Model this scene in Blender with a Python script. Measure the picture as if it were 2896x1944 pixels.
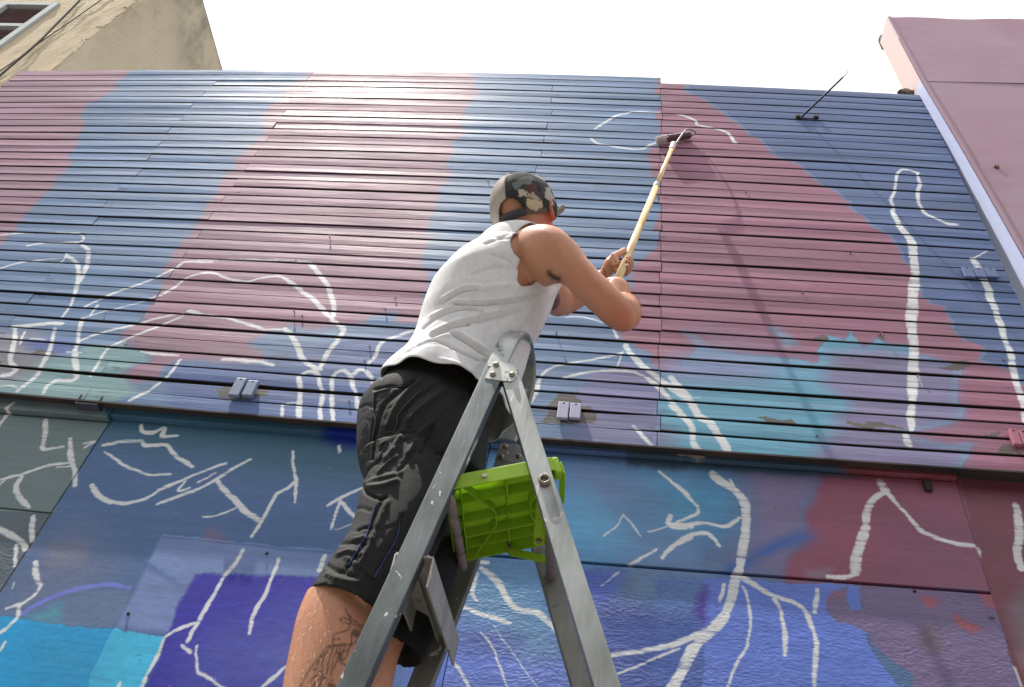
import bpy, bmesh, math, random
import numpy as np
from mathutils import Vector, Matrix

random.seed(7)
rng = np.random.default_rng(11)
for o in list(bpy.data.objects):
    bpy.data.objects.remove(o)
SC = bpy.context.scene
COL = SC.collection

# ------------------------------------------------------------------ camera
EYE = 1.1                                   # lens height above the pavement (m)
CAM = np.array([[0.9902, -0.0633, 0.1247],
                [0.0381, -0.7357, -0.6763],
                [0.1345, 0.6744, -0.7260]])
FPX, PCX, PCY = 2375.0, 1448.0, 972.0
cam = bpy.data.cameras.new('camera')
cam.sensor_width = 36.0
cam.lens = FPX / 2896.0 * 36.0
cam.clip_start = 0.05
cam.clip_end = 2000.0
camo = bpy.data.objects.new('camera', cam)
COL.objects.link(camo)
camo.matrix_world = Matrix([list(CAM[0]) + [0], list(CAM[1]) + [0], list(CAM[2]) + [EYE], [0, 0, 0, 1]])
SC.camera = camo

# ------------------------------------------------------------------ sky and sun
SUN = np.array([-0.345, -0.112, 1.0]); SUN /= np.linalg.norm(SUN)
wd = bpy.data.worlds.new('World'); SC.world = wd; wd.use_nodes = True
nt = wd.node_tree; nt.nodes.clear()
sky = nt.nodes.new('ShaderNodeTexSky'); sky.sky_type = 'NISHITA'; sky.sun_disc = False
sky.sun_elevation = math.asin(SUN[2])
sky.sun_rotation = math.atan2(SUN[0], SUN[1])
sky.air_density = 1.0; sky.dust_density = 6.0; sky.ozone_density = 1.0
bg = nt.nodes.new('ShaderNodeBackground'); bg.inputs['Strength'].default_value = 0.115
out = nt.nodes.new('ShaderNodeOutputWorld')
# thin bright cloud cover over the blue
tc = nt.nodes.new('ShaderNodeTexCoord')
cn = nt.nodes.new('ShaderNodeTexNoise'); cn.inputs['Scale'].default_value = 2.2; cn.inputs['Detail'].default_value = 6
cr = nt.nodes.new('ShaderNodeMapRange'); cr.inputs[1].default_value = 0.25; cr.inputs[2].default_value = 0.6
cr.inputs[3].default_value = 0.84; cr.inputs[4].default_value = 0.97
mixc = nt.nodes.new('ShaderNodeMix'); mixc.data_type = 'RGBA'
mixc.inputs[7].default_value = (8.6, 8.7, 8.9, 1)
nt.links.new(tc.outputs['Generated'], cn.inputs['Vector'])
nt.links.new(cn.outputs[0], cr.inputs[0])
nt.links.new(cr.outputs[0], mixc.inputs[0])
nt.links.new(sky.outputs[0], mixc.inputs[6])
nt.links.new(mixc.outputs[2], bg.inputs['Color'])
nt.links.new(bg.outputs[0], out.inputs['Surface'])
sun = bpy.data.lights.new('sun', 'SUN'); sun.energy = 5.0; sun.angle = math.radians(0.5); sun.color = (1.0, 0.95, 0.87)
suno = bpy.data.objects.new('sun', sun); COL.objects.link(suno)
suno.rotation_euler = Vector((-SUN[0], -SUN[1], -SUN[2])).to_track_quat('-Z', 'Y').to_euler()
suno.location = (-4, -4, 12)
SC.view_settings.view_transform = 'Standard'; SC.view_settings.look = 'None'
SC.view_settings.exposure = 0.52; SC.view_settings.gamma = 1.0
SC.view_settings.use_curve_mapping = False
SC.cycles.max_bounces = 6; SC.cycles.diffuse_bounces = 3; SC.cycles.glossy_bounces = 3
SC.cycles.use_denoising = True

# ------------------------------------------------------------------ measuring helpers
def ray(px, py):
    return CAM @ np.array([px - PCX, -(py - PCY), -FPX]) / FPX
def at(px, py, y):
    q = ray(px, py); q = q / q[1] * y
    return q + np.array([0, 0, EYE])
def proj(P):
    P = np.asarray(P, float) - np.array([0, 0, EYE])
    c = P @ CAM
    return np.stack([PCX + c[..., 0] / -c[..., 2] * FPX, PCY - c[..., 1] / -c[..., 2] * FPX], -1)
WX = [-0.00474, 0.97056, 0.00365, -0.00981, 0.03223, 0.00231, -0.0125, -0.00184, -0.00722, -0.00102, -0.00033, 0.00125, 0.00038, 0.00041, 9e-05]
WZ = [0.05998, 0.01127, 0.89692, 0.02926, 0.00092, 0.05096, 0.00056, -0.01551, -0.00327, -0.00874, 0.00012, -0.00013, 0.00129, 0.00034, 0.00046]
def bow(x, z):
    """the gentle bow of the hand-built boarding: ideal (x, z) -> built (x, z), z above EYE"""
    x = np.asarray(x, float); z = np.asarray(z, float)
    f = [np.ones_like(x * z), x + 0 * z, z + 0 * x, x * x, x * z, z * z, x**3, x * x * z, x * z * z, z**3, x**4, x**3 * z, x * x * z * z, x * z**3, z**4]
    return sum(c * g for c, g in zip(WX, f)), sum(c * g for c, g in zip(WZ, f))

# ------------------------------------------------------------------ object helpers
def link(o, parent=None, **props):
    COL.objects.link(o)
    if parent is not None:
        o.parent = parent
        o.matrix_parent_inverse = Matrix.Translation(-parent.location)
    for k, v in props.items():
        o[k] = v
    return o
def thing(name, label, cat, loc=(0, 0, 0), group=None):
    o = bpy.data.objects.new(name, None); o.location = loc; o.empty_display_size = 0.1
    link(o); o['label'] = label; o['category'] = cat
    if group: o['group'] = group
    return o
def mesh(name, verts, faces, mat, parent=None, smooth=False, **props):
    me = bpy.data.meshes.new(name)
    me.from_pydata([tuple(map(float, v)) for v in verts], [], [tuple(map(int, f)) for f in faces])
    me.validate(); me.update()
    if smooth: me.polygons.foreach_set('use_smooth', [True] * len(me.polygons))
    if mat is not None: me.materials.append(mat)
    return link(bpy.data.objects.new(name, me), parent, **props)
def from_bm(name, bm, mat, parent=None, smooth=False, **props):
    bmesh.ops.recalc_face_normals(bm, faces=bm.faces)
    me = bpy.data.meshes.new(name); bm.to_mesh(me); bm.free()
    if smooth: me.polygons.foreach_set('use_smooth', [True] * len(me.polygons))
    if mat is not None: me.materials.append(mat)
    return link(bpy.data.objects.new(name, me), parent, **props)
def V(*a): return np.array(a, float)
def unit(v): v = np.asarray(v, float); return v / np.linalg.norm(v)
def bm_box(bm, c, ax, ay, az, bevel=0.0):
    """box with centre c and half-axis vectors ax, ay, az"""
    c, ax, ay, az = map(lambda t: np.asarray(t, float), (c, ax, ay, az))
    vs = [bm.verts.new(c + i * ax + j * ay + k * az) for i in (-1, 1) for j in (-1, 1) for k in (-1, 1)]
    fs = [(0, 1, 3, 2), (4, 6, 7, 5), (0, 4, 5, 1), (2, 3, 7, 6), (0, 2, 6, 4), (1, 5, 7, 3)]
    nf = [bm.faces.new([vs[i] for i in f]) for f in fs]
    if bevel > 0:
        es = list({e for f in nf for e in f.edges})
        bmesh.ops.bevel(bm, geom=es, offset=bevel, segments=2, affect='EDGES', profile=0.5)
def bm_bar(bm, p0, p1, wdir, w, d, bevel=0.002):
    """bar from p0 to p1; w wide along wdir, d deep along the third axis"""
    p0 = np.asarray(p0, float); p1 = np.asarray(p1, float)
    t = p1 - p0; L = np.linalg.norm(t); t = t / L
    wv = np.asarray(wdir, float); wv = unit(wv - t * (wv @ t)); dv = np.cross(t, wv)
    bm_box(bm, (p0 + p1) / 2, t * L / 2, wv * w / 2, dv * d / 2, bevel)
def bm_tube(bm, pts, rad, n=12, cap=True, flat=None):
    pts = [np.asarray(p, float) for p in pts]
    if np.isscalar(rad): rad = [rad] * len(pts)
    rings = []; prev = None
    for i, p in enumerate(pts):
        t = unit(pts[min(i + 1, len(pts) - 1)] - pts[max(i - 1, 0)])
        a = prev if prev is not None else (V(0, 0, 1) if abs(t[2]) < 0.9 else V(1, 0, 0))
        a = unit(a - t * (a @ t)); b = np.cross(t, a); prev = a
        rings.append([bm.verts.new(p + rad[i] * (math.cos(k * 2 * math.pi / n) * a + math.sin(k * 2 * math.pi / n) * b)) for k in range(n)])
    for r0, r1 in zip(rings, rings[1:]):
        for k in range(n):
            bm.faces.new((r0[k], r0[(k + 1) % n], r1[(k + 1) % n], r1[k]))
    if cap:
        bm.faces.new(rings[0][::-1]); bm.faces.new(rings[-1])
def catmull(a, sub):
    a = np.asarray(a, float); n = len(a)
    if n < 3:
        t = np.linspace(0, 1, sub * (n - 1) + 1); return np.stack([np.interp(t * (n - 1), range(n), a[:, k]) for k in range(a.shape[1])], 1)
    o = []
    for i in range(n - 1):
        p0 = a[max(i - 1, 0)]; p1 = a[i]; p2 = a[i + 1]; p3 = a[min(i + 2, n - 1)]
        for k in range(sub):
            t = k / sub
            o.append(0.5 * (2 * p1 + (p2 - p0) * t + (2 * p0 - 5 * p1 + 4 * p2 - p3) * t * t + (3 * p1 - p0 - 3 * p2 + p3) * t**3))
    o.append(a[-1]); return np.array(o)

# ------------------------------------------------------------------ material helpers
def srgb(h):
    if isinstance(h, str):
        h = [int(h[i:i + 2], 16) / 255 for i in (0, 2, 4)]
    else:
        h = [c / 255 for c in h]
    return tuple(c / 12.92 if c <= 0.04045 else ((c + 0.055) / 1.055) ** 2.4 for c in h) + (1.0,)
class Mat:
    def __init__(s, name, color=(0.5, 0.5, 0.5, 1), rough=0.5, metal=0.0, spec=0.5):
        s.m = bpy.data.materials.new(name); s.m.use_nodes = True
        s.t = s.m.node_tree; s.n = s.t.nodes; s.l = s.t.links
        s.b = s.n['Principled BSDF']
        s.b.inputs['Base Color'].default_value = color
        s.b.inputs['Roughness'].default_value = rough
        s.b.inputs['Metallic'].default_value = metal
        s.b.inputs['Specular IOR Level'].default_value = spec
    def node(s, t, **kw):
        n = s.n.new(t)
        for k, v in kw.items(): setattr(n, k, v)
        return n
    def coord(s, scale=(1, 1, 1), kind='Object'):
        c = s.node('ShaderNodeTexCoord'); m = s.node('ShaderNodeMapping'); m.inputs['Scale'].default_value = scale
        s.l.new(c.outputs[kind], m.inputs[0]); return m.outputs[0]
    def noise(s, scale, detail=4, vec=None, rough=0.55, dist=0.0):
        n = s.node('ShaderNodeTexNoise'); n.inputs['Scale'].default_value = scale; n.inputs['Detail'].default_value = detail
        n.inputs['Roughness'].default_value = rough; n.inputs['Distortion'].default_value = dist
        if vec is not None: s.l.new(vec, n.inputs['Vector'])
        return n.outputs[0]
    def rng(s, v, a, b, c, d):
        r = s.node('ShaderNodeMapRange'); r.inputs[1].default_value = a; r.inputs[2].default_value = b
        r.inputs[3].default_value = c; r.inputs[4].default_value = d; s.l.new(v, r.inputs[0]); return r.outputs[0]
    def mix(s, f, a, b, blend='MIX'):
        m = s.node('ShaderNodeMix', data_type='RGBA', blend_type=blend)
        for k, v in ((0, f), (6, a), (7, b)):
            if hasattr(v, 'links') or hasattr(v, 'is_output'): s.l.new(v, m.inputs[k])
            else: m.inputs[k].default_value = v
        return m.outputs[2]
    def math(s, op, a, b=0.0):
        m = s.node('ShaderNodeMath', operation=op)
        for k, v in ((0, a), (1, b)):
            if hasattr(v, 'is_output'): s.l.new(v, m.inputs[k])
            else: m.inputs[k].default_value = v
        return m.outputs[0]
    def col(s, v): s.l.new(v, s.b.inputs['Base Color'])
    def rgh(s, v): s.l.new(v, s.b.inputs['Roughness'])
    def bump(s, v, strength=0.3, dist=0.01):
        b = s.node('ShaderNodeBump'); b.inputs['Strength'].default_value = strength; b.inputs['Distance'].default_value = dist
        s.l.new(v, b.inputs['Height']); s.l.new(b.outputs[0], s.b.inputs['Normal'])
# ------------------------------------------------------------------ the mural: flat paint laid on the boards
WALL_Y, LOW_Y = 2.20, 2.26
CROPS = {'D': (0, 0, 1 / 1.23973), 'S': (0, 0, 1.0)}
for i_, o_ in enumerate([(0, 0), (950, 0), (1896, 0), (0, 640), (950, 640), (1896, 640), (0, 1274), (950, 1274), (1896, 1274)], 1):
    CROPS[i_] = (o_[0], o_[1], 2.336)
def vnoise(h, w, cell, seed):
    """smooth value noise in -1..1 with the given cell size in pixels"""
    r = np.random.default_rng(seed); cy, cx = (cell if isinstance(cell, tuple) else (cell, cell))
    gy, gx = int(h / cy) + 3, int(w / cx) + 3
    g = r.uniform(-1, 1, (gy, gx)).astype(np.float32)
    y = np.arange(h, dtype=np.float32) / cy; x = np.arange(w, dtype=np.float32) / cx
    iy = y.astype(int); ix = x.astype(int); fy = y - iy; fx = x - ix
    fy = (fy * fy * (3 - 2 * fy))[:, None]; fx = (fx * fx * (3 - 2 * fx))[None]
    a = g[iy][:, ix]; b = g[iy][:, ix + 1]; c = g[iy + 1][:, ix]; d = g[iy + 1][:, ix + 1]
    return (a * (1 - fx) + b * fx) * (1 - fy) + (c * (1 - fx) + d * fx) * fy
class Mural:
    def __init__(s, x0, x1, z0, z1, res, y, base, seed):
        s.x0, s.x1, s.z0, s.z1, s.res, s.y = x0, x1, z0, z1, res, y
        s.w = int((x1 - x0) / res); s.h = int((z1 - z0) / res); s.seed = seed
        s.a = np.empty((s.h, s.w, 3), np.float32); s.a[:] = np.array(base) / 255
        m = 0.004 / res
        s.jx = sum(vnoise(s.h, s.w, max(3, c * m), seed + i) * k for i, (c, k) in enumerate([(14, 0.55), (5, 0.3), (2, 0.2)])) * m
        s.jz = sum(vnoise(s.h, s.w, max(3, c * m), seed + 10 + i) * k for i, (c, k) in enumerate([(14, 0.55), (5, 0.3), (2, 0.2)])) * m
        s.row = np.zeros((s.h, s.w), np.float32)
        s.brush = 0.5 * vnoise(s.h, s.w, (max(2, 2 * m), 60 * m), seed + 20) + 0.5 * vnoise(s.h, s.w, (max(2, 1.2 * m), 18 * m), seed + 21)
    def pix(s, crop, pts):
        ox, oy, k = CROPS[crop]; o = []
        for p in pts:
            q = at(ox + p[0] / k, oy + p[1] / k, s.y)
            o.append(((q[0] - s.x0) / s.res, (q[2] - EYE - s.z0) / s.res))
        return np.array(o)
    def box(s, P, pad):
        x0 = int(max(0, P[:, 0].min() - pad)); x1 = int(min(s.w, P[:, 0].max() + pad + 1))
        y0 = int(max(0, P[:, 1].min() - pad)); y1 = int(min(s.h, P[:, 1].max() + pad + 1))
        return (x0, x1, y0, y1) if x1 > x0 and y1 > y0 else None
    def put(s, b, m, color):
        x0, x1, y0, y1 = b
        c = np.array(color, np.float32) / 255
        s.a[y0:y1, x0:x1] = s.a[y0:y1, x0:x1] * (1 - m[..., None]) + c * m[..., None]
    def fill(s, crop, pts, color, soft=1.0, jit=3.0, op=1.0):
        P = s.pix(crop, pts); b = s.box(P, 4 + soft * 2 + jit * 6)
        if b is None: return
        x0, x1, y0, y1 = b
        X, Y = np.meshgrid(np.arange(x0, x1, dtype=np.float32), np.arange(y0, y1, dtype=np.float32))
        X += s.jx[y0:y1, x0:x1] * jit + s.row[y0:y1, x0:x1] * min(jit, 3.0) / 3.0; Y += s.jz[y0:y1, x0:x1] * jit
        ins = np.zeros(X.shape, bool); dist = np.full(X.shape, 1e9, np.float32) if soft > 1.5 else None
        for (ax, ay), (bx, by) in zip(P, np.roll(P, -1, 0)):
            if ay != by:
                c = ((ay > Y) != (by > Y)) & (X < (bx - ax) * (Y - ay) / (by - ay) + ax); ins ^= c
            if dist is not None:
                L = (bx - ax) ** 2 + (by - ay) ** 2 + 1e-6
                t = np.clip(((X - ax) * (bx - ax) + (Y - ay) * (by - ay)) / L, 0, 1)
                dist = np.minimum(dist, np.hypot(X - ax - t * (bx - ax), Y - ay - t * (by - ay)))
        m = ins.astype(np.float32)
        if dist is not None: m = np.clip(0.5 + np.where(ins, dist, -dist) / (2 * soft), 0, 1)
        s.put(b, m * op, color)
    def stroke(s, crop, pts, width, color=(212, 214, 216), op=0.97, soft=0.8, rough=1.0):
        k = CROPS[crop][2]; P = s.pix(crop, pts)
        if len(P) > 2: P = catmull(P, 5)
        # width in crop pixels -> metres at that place on the wall
        ox, oy, _ = CROPS[crop]; p = pts[len(pts) // 2]
        q0 = at(ox + p[0] / k, oy + p[1] / k, s.y); q1 = at(ox + (p[0] + 10) / k, oy + p[1] / k, s.y)
        r = width * np.linalg.norm(q1 - q0) / 10 / s.res / 2
        b = s.box(P, r * 2 + 6)
        if b is None: return
        x0, x1, y0, y1 = b
        X, Y = np.meshgrid(np.arange(x0, x1, dtype=np.float32), np.arange(y0, y1, dtype=np.float32))
        X += s.jx[y0:y1, x0:x1] * 1.5 * rough; Y += s.jz[y0:y1, x0:x1] * 1.5 * rough
        d = np.full(X.shape, 1e9, np.float32); n = len(P) - 1
        for i in range(n):
            (ax, ay), (bx, by) = P[i], P[i + 1]
            rr = r * (0.94 + 0.08 * math.sin(i * 0.5 + s.seed + len(pts)))
            if i < 2 or i > n - 3: rr *= 0.85
            xa, xb = int(max(0, min(ax, bx) - r * 2 - 5 - x0)), int(max(ax, bx) + r * 2 + 6 - x0)
            ya, yb = int(max(0, min(ay, by) - r * 2 - 5 - y0)), int(max(ay, by) + r * 2 + 6 - y0)
            if xb <= xa or yb <= ya: continue
            XX = X[ya:yb, xa:xb]; YY = Y[ya:yb, xa:xb]
            L = (bx - ax) ** 2 + (by - ay) ** 2 + 1e-6
            t = np.clip(((XX - ax) * (bx - ax) + (YY - ay) * (by - ay)) / L, 0, 1)
            d[ya:yb, xa:xb] = np.minimum(d[ya:yb, xa:xb], np.hypot(XX - ax - t * (bx - ax), YY - ay - t * (by - ay)) - rr)
        m = np.clip(0.5 - d / (2 * soft), 0, 1)
        dry = np.clip(0.92 + s.brush[y0:y1, x0:x1] * 1.0 + np.clip(-d / (r + 1e-3), 0, 1) * 0.55, 0.12, 1)
        s.put(b, m * op * np.minimum(1, dry), color)
    def spots(s, n, color, r0, r1, box=None, op=0.8, seed=0, el=1.0):
        rr = np.random.default_rng(s.seed + 99 + seed)
        for _ in range(n):
            x = rr.uniform(0, s.w); y = rr.uniform(0, s.h); r = rr.uniform(r0, r1) / s.res
            x0, x1, y0, y1 = int(max(0, x - r * 3 * el - 2)), int(min(s.w, x + r * 3 * el + 3)), int(max(0, y - r * 3 - 2)), int(min(s.h, y + r * 3 + 3))
            if x1 <= x0 or y1 <= y0: continue
            X, Y = np.meshgrid(np.arange(x0, x1), np.arange(y0, y1))
            d = np.hypot((X - x) / el + s.jx[y0:y1, x0:x1] * 0.4, Y - y + s.jz[y0:y1, x0:x1] * 0.4)
            s.put((x0, x1, y0, y1), np.clip(r - d + 0.5, 0, 1).astype(np.float32) * op * rr.uniform(0.4, 1), color)
    def wear(s, amt):
        big = vnoise(s.h, s.w, (50, 220), s.seed + 31) * 0.6 + vnoise(s.h, s.w, (20, 90), s.seed + 32) * 0.4
        s.a *= (1 + amt * (0.55 * s.brush + 0.6 * big))[..., None]
    def image(s, name):
        im = bpy.data.images.new(name, s.w, s.h, alpha=False)
        px = np.ones((s.h, s.w, 4), np.float32); px[..., :3] = np.clip(s.a, 0, 1)
        im.pixels.foreach_set(px.ravel()); im.update(); im.pack()
        return im

PINK, BLUE, BLUE4 = (146, 112, 130), (96, 122, 158), (80, 99, 140)
up = Mural(-4.15, 1.85, 1.80, 4.85, 0.0026, WALL_Y, BLUE, 3)
# each board was rolled on its own, so a colour edge steps a little from board to board
_rz = np.random.default_rng(77).normal(0, 0.010, 60)
for _x in range(0, up.w, 16):
    _xi = up.x0 + (_x + 8) * up.res; _zb = bow(np.full(40, _xi), 4.6981 - 0.0737 * np.arange(40))[1]
    _k = np.interp(up.z0 + np.arange(up.h) * up.res, _zb[::-1], np.arange(40)[::-1].astype(float))
    up.row[:, _x:_x + 16] = (_rz[np.clip(_k.astype(int) + 5, 0, 59)] / up.res)[:, None]
up.fill('S', [(0, 140), (372, 140), (372, 201), (355, 214), (312, 257), (257, 295), (233, 317), (231, 372), (212, 411), (188, 467), (141, 527), (94, 582), (43, 642), (17, 691), (-40, 730), (-200, 730), (-200, 140)], PINK, soft=7)
up.fill('S', [(880, 140), (873, 214), (845, 230), (809, 240), (790, 275), (745, 325), (734, 394), (706, 411), (668, 454), (634, 492), (599, 548), (574, 599), (539, 659), (522, 687), (492, 721), (454, 764), (462, 803), (454, 828), (428, 858), (385, 918), (342, 948), (377, 974), (420, 1017), (342, 1064), (377, 1085), (449, 1072), (471, 1025), (540, 1018), (616, 1025), (660, 1045), (745, 1008), (728, 987), (702, 974), (753, 948), (813, 922), (873, 935), (942, 922), (950, 918), (1027, 914), (1044, 897), (1121, 880), (1121, 914), (1190, 918), (1207, 880), (1203, 833), (1207, 781), (1203, 726), (1207, 687), (1224, 666), (1194, 659), (1224, 608), (1232, 552), (1258, 514), (1271, 449), (1284, 398), (1305, 372), (1305, 342), (1327, 300), (1348, 257), (1335, 205), (1340, 140)], PINK, soft=7)
up.fill('S', [(850, 140), (860, 240), (760, 320), (740, 400), (690, 430), (640, 500), (610, 560), (640, 600), (760, 420), (900, 260), (900, 140)], (158, 120, 134), soft=30, op=0.35)
up.fill('S', [(1862, 150), (1857, 257), (1866, 364), (1857, 411), (1823, 441), (1840, 467), (1849, 497), (1845, 514), (1862, 574), (1857, 625), (1844, 659), (1866, 653), (1849, 708), (1806, 743), (1789, 794), (1776, 824), (1760, 880), (1745, 930), (1759, 965), (1832, 1000), (1862, 1042), (1896, 1050), (1947, 1047), (1925, 1034), (1964, 978), (2080, 1000), (2170, 1004), (2264, 1017), (2303, 1025), (2324, 965), (2341, 948), (2388, 965), (2410, 935), (2435, 982), (2482, 957), (2517, 974), (2555, 974), (2598, 1004), (2709, 1025), (2718, 1111), (2709, 1196), (2624, 1214), (2564, 1226), (2624, 1252), (2752, 1256), (2709, 1299), (2690, 1360), (3000, 1400), (3000, 1100), (2893, 1094), (2842, 1047), (2769, 1025), (2774, 995), (2808, 974), (2731, 965), (2684, 918), (2662, 867), (2619, 858), (2615, 828), (2581, 768), (2551, 734), (2521, 674), (2512, 668), (2444, 634), (2388, 569), (2324, 527), (2260, 471), (2161, 424), (2123, 385), (2080, 342), (2003, 295), (1935, 257), (1925, 150)], (142, 95, 116), soft=3)
# the blue of the right-hand corner
up.fill('S', [(1935, 150), (1945, 257), (2010, 293), (2086, 340), (2129, 383), (2167, 422), (2266, 469), (2330, 525), (2394, 567), (2450, 632), (2518, 664), (2527, 672), (2557, 732), (2587, 766), (2621, 826), (2625, 856), (2668, 865), (2690, 916), (2737, 963), (2790, 985), (2780, 1020), (2848, 1045), (2899, 1092), (3000, 1100), (3000, 150)], BLUE4)
# cyan and lavender under the pink
up.fill('S', [(1855, 1120), (1858, 1052), (1880, 1052), (1947, 1050), (1925, 1036), (1966, 981), (2080, 1003), (2170, 1007), (2264, 1020), (2303, 1028), (2326, 968), (2341, 951), (2388, 968), (2412, 940), (2435, 985), (2480, 962), (2517, 978), (2555, 978), (2598, 1008), (2709, 1029), (2716, 1111), (2707, 1196), (2560, 1226), (2620, 1254), (2745, 1259), (2690, 1360), (1800, 1340), (1850, 1220)], (96, 152, 178))
up.fill('S', [(2350, 1000), (2480, 985), (2600, 1008), (2707, 1030), (2716, 1111), (2707, 1196), (2562, 1226), (2640, 1254), (2740, 1260), (2690, 1360), (2260, 1330), (2370, 1200), (2385, 1130), (2330, 1085)], (122, 116, 150), soft=14)
up.fill('S', [(1880, 1010), (1990, 985), (2120, 1010), (2200, 1030), (2150, 1075), (2000, 1090), (1870, 1085)], (120, 128, 164), soft=18, op=0.85)
up.fill(6, [(250, 700), (500, 760), (700, 830), (900, 900), (960, 960), (600, 1000), (300, 900)], (118, 130, 168), soft=40, op=0.45)
up.fill('S', [(1757, 1025), (1680, 1050), (1620, 1110), (1585, 1140), (1660, 1195), (1860, 1215), (1870, 1130), (1870, 1050)], (118, 118, 158), soft=6)
up.fill('S', [(1640, 1190), (1900, 1220), (1900, 1275), (1600, 1250)], (122, 114, 150), soft=16, op=0.8)
up.fill(6, [(660, 670), (720, 680), (800, 740), (840, 790), (760, 800), (700, 720)], (104, 156, 182), soft=9, op=0.8)
up.fill(6, [(80, 690), (160, 720), (240, 790), (160, 790)], (104, 156, 182), soft=9, op=0.7)
# teal corner bottom left, darker blue below
up.fill('S', [(-100, 940), (30, 948), (150, 985), (350, 972), (380, 985), (410, 1015), (340, 1062), (390, 1108), (300, 1140), (-100, 1110)], (120, 152, 158), soft=5)
up.fill('S', [(-100, 930), (120, 940), (140, 1010), (60, 1075), (-100, 1090)], (128, 122, 136), soft=16, op=0.8)
up.fill('S', [(60, 965), (200, 955), (215, 1000), (140, 1005), (70, 990)], (88, 104, 160), soft=8, op=0.9)
up.fill('S', [(470, 1100), (480, 1030), (620, 1030), (760, 1012), (990, 960), (1200, 930), (1200, 1230), (470, 1160)], (80, 98, 148), soft=8, op=0.85)
up.fill('S', [(660, 1015), (752, 990), (740, 1018), (690, 1030)], PINK)
# knots of bare weathered board round the clamps
for c_, pts_ in ((5, [(1420, 1165), (1480, 1130), (1500, 1090), (1560, 1110), (1570, 1060), (1590, 1110), (1640, 1180), (1700, 1200), (1690, 1300), (1560, 1305), (1340, 1290), (1400, 1240)]),
                 (4, [(1420, 1065), (1560, 1030), (1700, 1010), (1790, 1060), (1740, 1120), (1650, 1140), (1450, 1130)]),
                 (6, [(580, 1275), (660, 1265), (770, 1275), (870, 1310), (700, 1305)]), (6, [(1180, 1290), (1400, 1300), (1600, 1335), (1500, 1345), (1250, 1325)]),
                 (6, [(2070, 1390), (2150, 1360), (2200, 1370), (2190, 1400)]), (6, [(2140, 1490), (2210, 1450), (2300, 1490), (2200, 1500)]),
                 (6, [(940, 740), (990, 720), (1035, 735), (1030, 765), (960, 760)]), (6, [(1370, 730), (1410, 725), (1430, 750), (1390, 755)]),
                 (6, [(1760, 930), (1880, 890), (1960, 900), (1980, 930), (1860, 950)]), (4, [(170, 840), (240, 805), (310, 810), (330, 835), (200, 845)]),
                 (4, [(-40, 900), (0, 860), (40, 890), (20, 920)])):
    up.fill(c_, pts_, (88, 80, 74), jit=5, op=0.9)
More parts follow.
